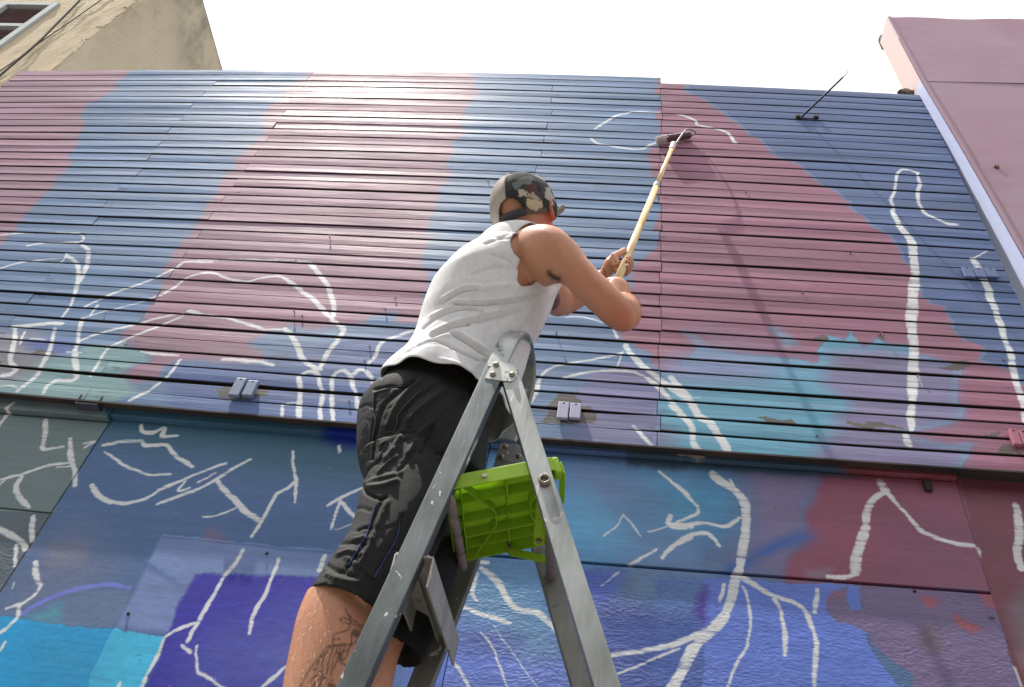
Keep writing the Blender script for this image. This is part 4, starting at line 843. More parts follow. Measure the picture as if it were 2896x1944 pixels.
from_bm('hoop', strip_sweep(hpts, 0.043, 0.014), M_ALU, lad)
LC = lambda x, y, yy: at(1340 + x / 3.267, 920 + y / 3.267, yy)
def plate(corners, rivets, y, mat):
    bm = bmesh.new(); P = [LC(a, b, y) for a, b in corners]
    f = [bm.verts.new(p) for p in P]; b = [bm.verts.new(p + V(0, 0.003, 0)) for p in P]
    bm.faces.new(f); bm.faces.new(b[::-1])
    for k in range(len(P)): bm.faces.new((f[k], b[k], b[(k + 1) % len(P)], f[(k + 1) % len(P)]))
    bmesh.ops.bevel(bm, geom=list(bm.edges), offset=0.0008, segments=1, affect='EDGES')
    o = from_bm('gusset_plate', bm, mat, lad)
    for a, b_ in rivets:
        q = LC(a, b_, y); bm = bmesh.new(); bm_tube(bm, [q + V(0, 0.004, 0), q - V(0, 0.002, 0), q - V(0, 0.005, 0), q - V(0, 0.006, 0)], [0.007, 0.007, 0.005, 0.002], 12)
        r = from_bm('rivet', bm, M_RIV, smooth=True); r.parent = o; r.matrix_parent_inverse = Matrix.Identity(4)
plate([(180, 332), (340, 350), (362, 372), (392, 382), (402, 468), (352, 520), (215, 508), (98, 488)], [(207, 367), (177, 455), (355, 458)], YN - 0.0015, M_PLATE)
plate([(245, 1092), (410, 1096), (428, 1130), (450, 1228), (408, 1276), (195, 1242)], [(292, 1118), (258, 1215), (417, 1210)], YR - 0.0015, M_ALUD)
# spacer behind the near plate, sleeve bolt on the right stile
bm = bmesh.new(); bm_bar(bm, at(1402, 1082, YN + 0.012), at(1440, 1086, YN + 0.012), (0, 0, 1), 0.012, 0.012); from_bm('spacer', bm, M_EDGE, lad)
q = at(1540, 1360, YN)
bm = bmesh.new(); ns = 20; rr = []
for (r, yy) in ((0.0115, 0.004), (0.0115, -0.006), (0.0095, -0.0085), (0.007, -0.007), (0.0065, 0.002)):
    rr.append([bm.verts.new(q + V(r * math.cos(k * 2 * math.pi / ns), yy, r * math.sin(k * 2 * math.pi / ns))) for k in range(ns)])
for a, b in zip(rr, rr[1:]):
    for k in range(ns): bm.faces.new((a[k], a[(k + 1) % ns], b[(k + 1) % ns], b[k]))
from_bm('sleeve_bolt', bm, M_RIV, lad, smooth=True)
# rods the platform hangs on
bm = bmesh.new(); a, b = W3(-0.291, 1.262, 0.927), W3(-0.286, 1.512, 0.933); bm_tube(bm, [a, b], 0.006, 10)
for k in range(4): bm_tube(bm, [a + (b - a) * (0.04 + 0.245 * k), a + (b - a) * (0.055 + 0.245 * k), a + (b - a) * (0.235 + 0.245 * k), a + (b - a) * (0.25 + 0.245 * k)], [0.007, 0.0092, 0.0092, 0.007], 12)
from_bm('rod', bm, M_ROD2, lad, smooth=True)
bm = bmesh.new(); a, b = W3(-0.104, 1.262, 0.948), W3(-0.1065, 1.535, 0.945); bm_tube(bm, [a, b], 0.011, 14); from_bm('rod', bm, M_ROD2, lad, smooth=True)
# platform: ribbed underside of a plastic tray
PO = W3(-0.300, 1.262, 0.940); PU = V(0.196, 0.0, 0.070); PV = V(-0.004, 0.243, 0.0); PN = unit(np.cross(PU, PV))
def PT(u, v, h=0.0): return PO + PU * u + PV * v + PN * h
def rib(bm, a, b, h0, h1, t=0.0022):
    A, B = PT(*a), PT(*b); d = unit(B - A); s = np.cross(PN, d)
    bm_box(bm, (A + B) / 2 + PN * (h0 + h1) / 2, (B - A) / 2, s * t / 2, PN * (h1 - h0) / 2)
deck = bmesh.new(); bm_box(deck, PT(.5, .5, 0.031), PU * 0.5, PV * 0.5, PN * 0.002, 0.0012)
for a, b in (((0, 0), (1, 0)), ((0, 1), (1, 1)), ((0, 0), (0, 1)), ((1, 0), (1, 1))): rib(deck, a, b, 0.0, 0.030, 0.003)
po = from_bm('platform', deck, M_GREEN.m, lad)
for a, b in (((.13, .02), (.13, .98)), ((.13, .24), (.98, .24)), ((.13, .50), (.98, .50)), ((.13, .70), (.98, .70)), ((.13, .86), (.98, .86)),
             ((.56, .02), (.56, .38)), ((.56, .46), (.56, .56)), ((.56, .66), (.56, .98)), ((.44, .44), (.44, .62)), ((.78, .42), (.78, .60)),
             ((.14, .03), (.44, .44)), ((.98, .03), (.78, .42)), ((.22, .97), (.44, .62)), ((.97, .90), (.78, .60)),
             ((.0, .30), (.13, .30)), ((.0, .52), (.13, .52)), ((.0, .74), (.13, .74)), ((.0, .9), (.13, .9)), ((.0, .08), (.13, .08))):
    bm = bmesh.new(); rib(bm, a, b, 0.006 if a[0] >= .13 else 0.012, 0.030); r = from_bm('rib', bm, M_GREEN.m); r.parent = po; r.matrix_parent_inverse = Matrix.Identity(4)
for u, v in ((.36, -0.012), (.56, .93)):
    q = PT(u, v, 0.014); bm = bmesh.new(); d = PV / np.linalg.norm(PV); bm_tube(bm, [q, q - d * 0.004] if v < 0 else [q, q - PN * 0.016], 0.005, 10); r = from_bm('screw', bm, M_RIV); r.parent = po; r.matrix_parent_inverse = Matrix.Identity(4)
bm = bmesh.new(); rib(bm, (.42, .045), (.72, .045), 0.010, 0.022, 0.004); r = from_bm('sticker', bm, metal('paper label', srgb((176, 196, 120)), 0.7, dirt=srgb((150, 160, 100)))); r.parent = po; r.matrix_parent_inverse = Matrix.Identity(4)
def link_arm(p0, p1, w, wd, name='link_arm'):
    bm = bmesh.new(); p0, p1 = np.asarray(p0), np.asarray(p1); t = unit(p1 - p0); wv = unit(V(*wd) - t * (V(*wd) @ t)); nv = np.cross(t, wv); n = 10; ring = []
    for k in range(n + 1): a = math.pi * k / n + math.pi / 2; ring.append(p0 + t * math.cos(a) * w / 2 + wv * math.sin(a) * w / 2)
    for k in range(n + 1): a = math.pi * k / n - math.pi / 2; ring.append(p1 + t * math.cos(a) * w / 2 + wv * math.sin(a) * w / 2)
    f = [bm.verts.new(p - nv * 0.003) for p in ring]; b = [bm.verts.new(p + nv * 0.003) for p in ring]
    bm.faces.new(f); bm.faces.new(b[::-1]); m_ = len(ring)
    for k in range(m_): bm.faces.new((f[k], b[k], b[(k + 1) % m_], f[(k + 1) % m_]))
    return from_bm(name, bm, M_GREEN.m, lad)
link_arm(at(1533, 1425, 1.315), at(1524, 1530, 1.405), 0.022, (1, 0, 0.2))
link_arm(at(1448, 1562, 1.497), at(1560, 1586, 1.497), 0.016, (0.2, 0, 1))
q = at(1524, 1530, 1.400); bm = bmesh.new(); bm_tube(bm, [q + V(0, 0, 0.005), q - V(0, 0.003, 0.006)], 0.005, 10); from_bm('pin', bm, M_RIV, lad)
bm = bmesh.new()                                           # turned-up corner of the tray beyond the right stile
bm_box(bm, PT(1.035, .05, 0.012), PU * 0.035, PV * 0.05, PN * 0.02, 0.004); bm_box(bm, PT(1.085, .22, 0.006), PU * 0.012, PV * 0.2, PN * 0.016, 0.003)
r = from_bm('corner', bm, M_GREEN.m); r.parent = po; r.matrix_parent_inverse = Matrix.Identity(4)

# ------------------------------------------------------------------ roller on a telescopic pole
POLE0, POLE1 = at(1741, 806, 1.50), at(1903, 414, 2.105)
def pole_at(py):
    lo_, hi_ = -0.2, 1.0
    for _ in range(40):
        m_ = (lo_ + hi_) / 2
        if proj(POLE0 + (POLE1 - POLE0) * m_)[1] > py: lo_ = m_
        else: hi_ = m_
    return POLE0 + (POLE1 - POLE0) * lo_
rol = thing('paint_roller', 'paint roller with a maroon wet sleeve on a long yellowish pole', 'paint roller', tuple(POLE1))
M_POLE = Mat('varnished pole', rough=0.3); _n = M_POLE.noise(20, 5, M_POLE.coord((1, 1, 0.1)))
M_POLE.col(M_POLE.mix(M_POLE.rng(_n, 0.3, 0.7, 0, 1), srgb((214, 172, 98)), srgb((232, 210, 160)))); M_POLE.bump(M_POLE.noise(50, 4), 0.05, 0.002)
M_COLL = metal('grey collar', srgb((150, 152, 154)), 0.4, dirt=srgb((110, 112, 116)), sc=50)
PA = unit(POLE1 - POLE0); cpt = pole_at(527)
bm = bmesh.new(); bm_tube(bm, [pole_at(866), cpt], 0.0122, 16); from_bm('pole', bm, M_POLE.m, rol, smooth=True)
bm = bmesh.new(); bm_tube(bm, [cpt, POLE1], 0.0100, 16); from_bm('pole', bm, M_POLE.m, rol, smooth=True)
bm = bmesh.new(); bm_tube(bm, [cpt - PA * 0.03, cpt - PA * 0.026, cpt + PA * 0.03, cpt + PA * 0.034], [0.011, 0.0142, 0.0142, 0.010], 14); from_bm('collar', bm, M_COLL, rol)
bm = bmesh.new(); bm_tube(bm, [POLE1 - PA * 0.09, POLE1 - PA * 0.085, POLE1 - PA * 0.03, POLE1 - PA * 0.02, POLE1 + PA * 0.05, POLE1 + PA * 0.06], [0.010, 0.0145, 0.0145, 0.0135, 0.016, 0.012], 14)
from_bm('handle_tip', bm, metal('white plastic tip', srgb((206, 190, 186)), 0.45, dirt=srgb((176, 150, 150)), sc=50), rol, smooth=False)
RA, RB = at(1857, 397, WALL_Y - 0.022), at(1952, 382, WALL_Y - 0.022); RD = unit(RB - RA)
M_SLW = Mat('roller pile white', rough=0.9); M_SLW.col(M_SLW.mix(M_SLW.noise(60, 5), srgb((176, 160, 166)), srgb((206, 196, 198)))); M_SLW.bump(M_SLW.noise(260, 4), 0.6, 0.004)
M_SLM = Mat('roller pile maroon', rough=0.55); M_SLM.col(M_SLM.mix(M_SLM.noise(40, 5), srgb((72, 44, 54)), srgb((104, 62, 74)))); M_SLM.bump(M_SLM.noise(260, 4), 0.6, 0.004)
bm = bmesh.new(); L = np.linalg.norm(RB - RA); pts = [RA + RD * L * t for t in np.linspace(0, 1, 40)]
bm_tube(bm, pts, [0.015] + [0.0195] * 38 + [0.015], 24); sl = from_bm('sleeve', bm, M_SLW.m, rol, smooth=True); sl.data.materials.append(M_SLM.m)
for p in sl.data.polygons:
    t = (np.array(p.center) - RA) @ RD / L
    if t > 0.30 + 0.04 * math.sin(9 * p.center[2] * 40) and len(p.vertices) == 4: p.material_index = 1
bm = bmesh.new(); e = RB + RD * 0.022
bm_tube(bm, catmull([RB, e, e + V(0, -0.03, -0.028), e - RD * 0.05 + V(0, -0.055, -0.04), POLE1 + PA * 0.075 + V(0.01, 0, 0.0), POLE1 + PA * 0.05], 6), 0.0048, 8)
from_bm('frame', bm, M_COLL, rol, smooth=True)
bm = bmesh.new(); bm_tube(bm, [RB - RD * 0.002, RB + RD * 0.006], 0.013, 16); from_bm('end_cap', bm, M_COLL, rol)
# ------------------------------------------------------------------ the painter
EYEP = V(0, 0, EYE)
def ring_data(rings, sub):
    out = []
    for Lx, Ly, Rx, Ry, y, ratio in rings:
        C = at((Lx + Rx) / 2, (Ly + Ry) / 2, y); vd = unit(C - EYEP); dist = (C - EYEP) @ vd
        def un(px, py):
            r = ray(px, py); return EYEP + r * (dist / (r @ vd))
        a = (un(Rx, Ry) - un(Lx, Ly)) / 2
        out.append(np.concatenate([C, a, [ratio]]))
    return catmull(np.array(out), sub)
def loft(rings, m=36, sub=6, scale=1.0, cap0=0.02, cap1=0.02, sq=1.0):
    D = ring_data(rings, sub); n = len(D); P = np.zeros((n, m, 3)); th = np.arange(m) * 2 * math.pi / m
    ct, st = np.cos(th), np.sin(th)
    if sq != 1.0:
        ct = np.sign(ct) * np.abs(ct) ** sq; st = np.sign(st) * np.abs(st) ** sq
    for i in range(n):
        C, a, r = D[i, :3], D[i, 3:6], D[i, 6]
        t = unit(D[min(i + 1, n - 1), :3] - D[max(i - 1, 0), :3]); b = unit(np.cross(t, a)) * np.linalg.norm(a) * r
        if b[1] > 0: b = -b                    # b points towards the street
        P[i] = C + scale * (np.outer(ct, a) + np.outer(st, b))
    e0 = D[0, :3] - cap0 * unit(D[1, :3] - D[0, :3]); e1 = D[-1, :3] + cap1 * unit(D[-1, :3] - D[-2, :3])
    return P, e0, e1
def close_loft(P, e0, e1):
    n, m, _ = P.shape
    vs = np.concatenate([P.reshape(-1, 3), [e0, e1]])
    fs = [(i * m + k, i * m + (k + 1) % m, (i + 1) * m + (k + 1) % m, (i + 1) * m + k) for i in range(n - 1) for k in range(m)]
    fs += [(n * m, (k + 1) % m, k) for k in range(m)] + [(n * m + 1, (n - 1) * m + k, (n - 1) * m + (k + 1) % m) for k in range(m)]
    return vs, fs
class Soup:
    def __init__(s): s.v = []; s.f = []; s.n = 0
    def add(s, vs, fs):
        s.v.append(np.asarray(vs, float)); s.f += [tuple(i + s.n for i in f) for f in fs]; s.n += len(vs)
    def loft(s, *a, **k): s.add(*close_loft(*loft(*a, **k)))
    def tube(s, pts, rad, sub=5, m=18, ratio=1.0, flat=None):
        """tapered limb through 3-D points; flat = direction in which it is thinner by ratio"""
        D = catmull(np.concatenate([np.asarray(pts, float), np.asarray(rad, float)[:, None]], 1), sub); n = len(D); P = np.zeros((n, m, 3)); prev = None
        for i in range(n):
            t = unit(D[min(i + 1, n - 1), :3] - D[max(i - 1, 0), :3])
            a = np.asarray(flat, float) if flat is not None else (prev if prev is not None else (V(1, 0, 0) if abs(t[0]) < .8 else V(0, 1, 0)))
            a = unit(a - t * (a @ t)); prev = a; b = np.cross(t, a)
            for k in range(m): P[i, k] = D[i, :3] + D[i, 3] * (math.cos(2 * math.pi * k / m) * a * ratio + math.sin(2 * math.pi * k / m) * b)
        s.add(*close_loft(P, D[0, :3] - unit(D[1, :3] - D[0, :3]) * D[0, 3] * .6, D[-1, :3] + unit(D[-1, :3] - D[-2, :3]) * D[-1, 3] * .6))
    def ball(s, c, ax, ay, az, m=28, n=16):
        c, ax, ay, az = map(lambda t: np.asarray(t, float), (c, ax, ay, az)); vs = []
        for j in range(1, n):
            p = math.pi * j / n
            for k in range(m): q = 2 * math.pi * k / m; vs.append(c + ax * math.sin(p) * math.cos(q) + ay * math.sin(p) * math.sin(q) + az * math.cos(p))
        vs += [c + az, c - az]; N = (n - 1) * m
        fs = [(j * m + k, (j + 1) * m + k, (j + 1) * m + (k + 1) % m, j * m + (k + 1) % m) for j in range(n - 2) for k in range(m)]
        fs += [(N, k, (k + 1) % m) for k in range(m)] + [(N + 1, (n - 2) * m + (k + 1) % m, (n - 2) * m + k) for k in range(m)]
        s.add(vs, fs)
    def remesh(s, voxel, smooth=3, fac=0.5):
        me = bpy.data.meshes.new('tmp'); me.from_pydata([tuple(v) for v in np.concatenate(s.v)], [], s.f); me.update()
        o = bpy.data.objects.new('tmp', me); COL.objects.link(o)
        r = o.modifiers.new('r', 'REMESH'); r.mode = 'VOXEL'; r.voxel_size = voxel; r.use_smooth_shade = True
        if smooth: sm = o.modifiers.new('s', 'SMOOTH'); sm.factor = fac; sm.iterations = smooth
        dg = bpy.context.evaluated_depsgraph_get(); ev = o.evaluated_get(dg); m2 = bpy.data.meshes.new_from_object(ev)
        bpy.data.objects.remove(o); bpy.data.meshes.remove(me)
        return m2
def mesh_np(me):
    n = len(me.vertices); co = np.empty(n * 3); me.vertices.foreach_get('co', co); no = np.empty(n * 3); me.vertices.foreach_get('normal', no)
    return co.reshape(-1, 3), no.reshape(-1, 3)
def poly_dist(px, line):
    d = np.full(len(px), 1e9)
    line = catmull(np.array(line, float), 5) if len(line) > 2 else np.array(line, float)
    for a, b in zip(line, line[1:]):
        L = (b - a) @ (b - a) + 1e-9; t = np.clip(((px - a) @ (b - a)) / L, 0, 1); q = px - a - t[:, None] * (b - a); d = np.minimum(d, np.hypot(q[:, 0], q[:, 1]))
    return d
def in_poly(px, P):
    ins = np.zeros(len(px), bool); P = np.asarray(P, float)
    for (ax, ay), (bx, by) in zip(P, np.roll(P, -1, 0)):
        if ay != by: ins ^= ((ay > px[:, 1]) != (by > px[:, 1])) & (px[:, 0] < (bx - ax) * (px[:, 1] - ay) / (by - ay) + ax)
    return ins
def fold(co, no, folds, k=None):
    """push cloth in and out along creases drawn on the near side"""
    px = proj(co); vd = EYEP - co; vd /= np.linalg.norm(vd, axis=1)[:, None]; face = np.clip((no * vd).sum(1) * 2.5 + 0.3, 0, 1); d = np.zeros(len(co))
    for crop, line, amp, w in folds:
        ox, oy, s = CROPS[crop]; L = [(ox + x / s, oy + y / s) for x, y in line]
        dd = poly_dist(px, L) * s
        d += amp * np.exp(-(dd / w) ** 2)
    return d * face
def noise3(co, scale, seed):
    r = np.random.default_rng(seed); o = np.zeros(len(co))
    for k in range(7):
        f = r.normal(0, 1, 3); f = f / np.linalg.norm(f) * scale * r.uniform(0.6, 1.6); o += np.sin(co @ f + r.uniform(0, 6.28))
    return o / 7
person = thing('person', 'man in white tank top, black shorts and camouflage cap painting the boards from the stepladder', 'person', tuple(at(1230, 1080, 1.41)))

# --- head frame
HC = at(1485, 610, 1.30)
HF = unit(V(0.30, 0.62, 0.72)); HU = unit(V(0, 0, 1) - HF * HF[2]); HS = np.cross(HF, HU)
SHIRT = [(1083, 1066, 1436, 1208, 1.405, 0.78), (1108, 1030, 1452, 1134, 1.405, 0.80), (1152, 996, 1478, 1044, 1.40, 0.84), (1178, 954, 1503, 967, 1.395, 0.90), (1197, 892, 1536, 910, 1.385, 0.98),
         (1223, 832, 1563, 842, 1.375, 1.06), (1266, 770, 1584, 797, 1.36, 1.08), (1318, 724, 1594, 754, 1.345, 1.06), (1358, 688, 1588, 724, 1.33, 0.96), (1398, 668, 1568, 702, 1.325, 0.80), (1436, 668, 1540, 690, 1.325, 0.62)]
body = Soup()
body.loft(SHIRT[2:], m=48, sub=6, scale=0.945, cap0=0.08, cap1=0.02)
hip = at(1250, 1130, 1.42)
body.loft([(1120, 1180, 1345, 1200, 1.42, 0.8), (1110, 1100, 1350, 1120, 1.42, 0.82), (1160, 990, 1460, 1050, 1.41, 0.84)], m=40, scale=0.92)
# neck and head
body.tube([at(1494, 690, 1.345), at(1498, 650, 1.335), HC - HU * 0.045 - HF * 0.008], [0.066, 0.058, 0.056], m=24)
body.ball(HC + HU * 0.010, HF * 0.093, HS * 0.074, HU * 0.100)
body.ball(HC - HU * 0.055 + HF * 0.045, HF * 0.056, HS * 0.056, HU * 0.062)
body.ball(HC - HU * 0.098 + HF * 0.070, HF * 0.026, HS * 0.030, HU * 0.022)
body.tube([HC + HF * 0.085 + HU * 0.012, HC + HF * 0.104 - HU * 0.014, HC + HF * 0.112 - HU * 0.034, HC + HF * 0.096 - HU * 0.042], [0.009, 0.012, 0.0145, 0.011], m=12)
body.tube([HC + HF * 0.074 + HU * 0.024 - HS * 0.04, HC + HF * 0.090 + HU * 0.026, HC + HF * 0.074 + HU * 0.024 + HS * 0.04], [0.012, 0.013, 0.012], m=12)
body.tube([HC + HF * 0.080 - HU * 0.068 - HS * 0.022, HC + HF * 0.094 - HU * 0.067, HC + HF * 0.080 - HU * 0.068 + HS * 0.022], [0.006, 0.0085, 0.006], m=12)
for s in (-1, 1):
    body.tube([HC + HS * s * 0.073 - HU * 0.006 + HF * 0.004, HC + HS * s * 0.082 + HU * 0.016 - HF * 0.012, HC + HS * s * 0.083 - HU * 0.006 - HF * 0.022, HC + HS * s * 0.080 - HU * 0.030 - HF * 0.010, HC + HS * s * 0.074 - HU * 0.036 + HF * 0.006], [0.008, 0.009, 0.0085, 0.008, 0.007], m=12)
# near (right) shoulder and upper arm
body.loft([(1470, 650, 1500, 822, 1.30, 0.66), (1526, 634, 1546, 812, 1.255, 0.80), (1578, 645, 1578, 802, 1.24, 0.88), (1621, 681, 1604, 812, 1.25, 0.92), (1657, 729, 1637, 846, 1.268, 0.94), (1693, 768, 1677, 884, 1.285, 0.92),
           (1732, 804, 1712, 917, 1.30, 0.88), (1772, 842, 1748, 939, 1.31, 0.84), (1797, 876, 1786, 935, 1.312, 0.8)], m=36, sub=6, cap0=0.03, cap1=0.006)
# far (left) shoulder and arm, reaching across behind
LSH = at(1512, 775, 1.45); LEL = at(1584, 858, 1.62)
HLp = pole_at(748); HRp = pole_at(838)
body.tube([at(1470, 740, 1.38), LSH, (LSH + LEL) / 2 + V(0, 0, -0.004), LEL], [0.085, 0.066, 0.052, 0.044], m=24)
# --- hands round the pole
E1 = unit(np.cross(PA, np.cross(V(*CAM[:, 0]), PA)))            # to the right, square to the pole
E2 = unit(np.cross(PA, E1)); E2 = E2 if E2 @ CAM[:, 2] < 0 else -E2   # away from the camera
def around(c, s, th, r): return c + PA * s + r * (math.cos(th) * E1 + math.sin(th) * E2)
R_ = math.radians
NAILS = []
def grip(c, palm_th, turn, wrist, thumb, palm_r=0.036):
    """palm beside the pole, four fingers curled round it, thumb along or across it"""
    pc = around(c, 0, R_(palm_th), palm_r)
    body.tube([wrist, wrist * 0.45 + pc * 0.55, pc + PA * 0.004, around(c, 0.002, R_(palm_th + turn * 38), 0.030)], [0.027, 0.033, 0.0365, 0.026], m=22, flat=unit(pc - c), ratio=0.62)
    for i, (s, L, rad) in enumerate(((0.034, 0.94, 0.0084), (0.0115, 1.0, 0.0089), (-0.0115, 0.97, 0.0086), (-0.034, 0.84, 0.0075))):
        a0 = palm_th + turn * 18; pts = []; rr = []
        for t, rad_off, k in ((0.0, 0.030, 1.05), (0.16, 0.0345, 1.12), (0.36, 0.0335, 0.98), (0.54, 0.0335, 1.05), (0.72, 0.0275, 0.92), (0.86, 0.0255, 0.95), (1.0, 0.0225, 0.78)):
            pts.append(around(c, s + 0.004 * (1 - t), R_(a0 + turn * 235 * L * t), rad_off * (0.0105 + rad * 1.05) / 0.0265 * 0.92)); rr.append(rad * k)
        body.tube(pts, rr, m=12, sub=4); NAILS.append((pts[-1] * 0.75 + pts[-2] * 0.25, unit(pts[-1] - c - PA * ((pts[-1] - c) @ PA)), unit(pts[-1] - pts[-2]), rad))
    body.tube([around(c, *[thumb[0][0], R_(thumb[0][1]), thumb[0][2]])] + [around(c, s, R_(a), r) for s, a, r in thumb[1:]], [0.0145, 0.0130, 0.0115, 0.0105, 0.0088][:len(thumb)], m=12, sub=5)
LWR = at(1704, 786, 1.60)
grip(HLp, 178, -1, LWR, [(-0.005, 190, 0.042), (0.026, 200, 0.036), (0.050, 212, 0.0275), (0.072, 228, 0.0215), (0.088, 240, 0.020)])
body.tube([LEL, LEL * 0.5 + LWR * 0.5 + V(0, 0, -0.008), LWR * 0.8 + LEL * 0.2, LWR], [0.043, 0.040, 0.030, 0.026], m=22)
RWR = at(1744, 866, 1.43); REL = at(1763, 893, 1.315)
grip(HRp, 300, -1, RWR, [(-0.005, 285, 0.042), (0.018, 262, 0.036), (0.030, 230, 0.030), (0.036, 196, 0.0255), (0.038, 170, 0.024)])
body.tube([REL, at(1762, 877, 1.345), at(1755, 868, 1.385), RWR], [0.0425, 0.0445, 0.037, 0.029], m=24)
# --- legs
KN = at(938, 1748, 1.365); HPN = at(1180, 1240, 1.40); 
AN = KN + V(-0.012, -0.005, -0.395)
body.tube([HPN, at(1138, 1450, 1.385), at(1062, 1600, 1.372), KN + V(0.012, 0, 0.05)], [0.07, 0.066, 0.060, 0.060], m=26)
body.loft([(868, 1672, 1052, 1735, 1.365, 0.80), (840, 1742, 1034, 1802, 1.365, 0.82), (818, 1842, 1012, 1892, 1.365, 0.86), (800, 1940, 990, 1982, 1.365, 0.86), (788, 2040, 962, 2072, 1.365, 0.86), (786, 2140, 930, 2164, 1.365, 0.88)], m=32, sub=6, cap0=0.05, cap1=0.0)
P3 = at(895, 1960, 1.365)
body.tube([P3, P3 * 0.6 + AN * 0.4, P3 * 0.25 + AN * 0.75, AN], [0.045, 0.045, 0.040, 0.036], m=24)
KF = at(1062, 1815, 1.485); HPF = at(1270, 1270, 1.47); AF = KF + V(-0.01, 0.0, -0.36)
body.tube([HPF, at(1215, 1480, 1.48), at(1150, 1640, 1.485), KF, KF * 0.7 + AF * 0.3, KF * 0.45 + AF * 0.55, AF], [0.065, 0.06, 0.055, 0.052, 0.055, 0.050, 0.035], m=26)
for A in (AN, AF):
    st = EYE + min(STEPS, key=lambda z: abs(z + 0.03 + EYE - (A[2] - 0.085))) + 0.030
    A2 = V(A[0], A[1], st + 0.075)
    body.tube([A, A2 * 0.6 + A * 0.4, A2], [0.036, 0.036, 0.037], m=20)
    F0 = V(A[0] - 0.045, A[1], st + 0.036)
    body.tube([F0, F0 + V(0.08, 0, 0.012), F0 + V(0.17, 0.0, -0.004), F0 + V(0.225, 0, -0.012)], [0.035, 0.040, 0.032, 0.020], m=20, flat=(0, 1, 0), ratio=1.05)
bme = body.remesh(0.0033, 3, 0.5)
co, no = mesh_np(bme); px = proj(co)
# ease the shoulder into the trunk and the elbow into the forearm
ne = len(bme.edges); ed = np.empty(ne * 2, int); bme.edges.foreach_get('vertices', ed); ed = ed.reshape(-1, 2); deg = np.bincount(ed.ravel(), minlength=len(co))[:, None]
wsm = np.exp(-(((px - [1520, 745]) / [80, 95]) ** 2).sum(1)) * (co[:, 1] < 1.40) + np.exp(-(((px - [1765, 885]) / [60, 55]) ** 2).sum(1)) * (co[:, 1] < 1.40)
mus = fold(co, no, [(5, [(1500, 120), (1600, 260), (1700, 400), (1800, 520)], -0.0022, 26), (5, [(1560, 330), (1680, 470), (1780, 580)], 0.0022, 40), (5, [(1640, 250), (1740, 380), (1830, 470)], 0.002, 40), (5, [(1320, 60), (1380, 160), (1400, 260)], -0.0022, 40), (5, [(1900, 640), (1950, 600), (1985, 580)], -0.002, 18), (5, [(1400, 230), (1330, 300), (1270, 340)], -0.002, 30), (5, [(1840, 620), (1880, 660), (1930, 690)], 0.002, 22)])
co = co + no * mus[:, None]
wsm = np.clip(wsm, 0, 1)[:, None] * 0.6
for _ in range(60):
    acc = np.zeros_like(co); np.add.at(acc, ed[:, 0], co[ed[:, 1]]); np.add.at(acc, ed[:, 1], co[ed[:, 0]])
    co = co + wsm * (acc / deg - co)
bme.vertices.foreach_set('co', co.ravel()); bme.update(); co, no = mesh_np(bme)
px = proj(co); vd = EYEP - co; vd /= np.linalg.norm(vd, axis=1)[:, None]; facing = (no * vd).sum(1) > 0.0
colr = np.zeros((len(co), 4)); colr[:, 3] = 1
lin = lambda *c: np.array(srgb(c))[:3]
skin, red, dark = lin(196, 144, 116), lin(184, 100, 78), lin(62, 48, 42)
f = np.clip(0.45 + 0.8 * noise3(co, 30, 4) + 0.4 * noise3(co, 90, 5), 0, 1)[:, None]
c = skin * (1 - 0.25 * f) + red * 0.25 * f
w = np.exp(-np.sum((co - at(1770, 915, 1.30)) ** 2, 1) / 0.055 ** 2)[:, None]; c = c * (1 - 0.65 * w) + red * 0.65 * w          # ruddy elbow
w = np.exp(-np.sum((co - (HC + HS * 0.08 - HU * 0.03)) ** 2, 1) / 0.055 ** 2)[:, None]; c = c * (1 - 0.85 * w) + lin(190, 86, 60) * 0.85 * w
hd = co - HC; hz = hd @ HU; hf = hd @ HF; scalp = np.clip(np.minimum((hz + 0.035) / 0.02, (0.055 - hf + np.maximum(hz - 0.05, 0) * 2) / 0.02), 0, 1) * (np.linalg.norm(hd, axis=1) < 0.13)
c = c * (1 - 0.28 * scalp[:, None]) + lin(120, 92, 74) * 0.28 * scalp[:, None]
w = (np.exp(-(poly_dist(px, [(1552, 772), (1566, 785), (1580, 790)]) / 9) ** 2) * facing * np.clip(1.0 + 1.2 * noise3(co, 500, 8), 0, 1))[:, None]; c = c * (1 - w) + dark * w   # armpit hair
lips = np.exp(-np.sum((co - (HC + HF * 0.098 - HU * 0.067)) ** 2, 1) / 0.018 ** 2)[:, None]; c = c * (1 - 0.5 * lips) + lin(170, 90, 84) * 0.5 * lips
def ink(c, crop_org, sc, lines, w, k, lim):
    for L in lines:
        d = poly_dist(px, [(crop_org[0] + x / sc, crop_org[1] + y / sc) for x, y in L]); m_ = (np.exp(-(d / w) ** 2) * k * facing * lim)[:, None]; c = c * (1 - m_) + lin(44, 44, 48) * m_
    return c
low_leg = (co[:, 2] < KN[2] + 0.12) & (co[:, 1] < 1.43)
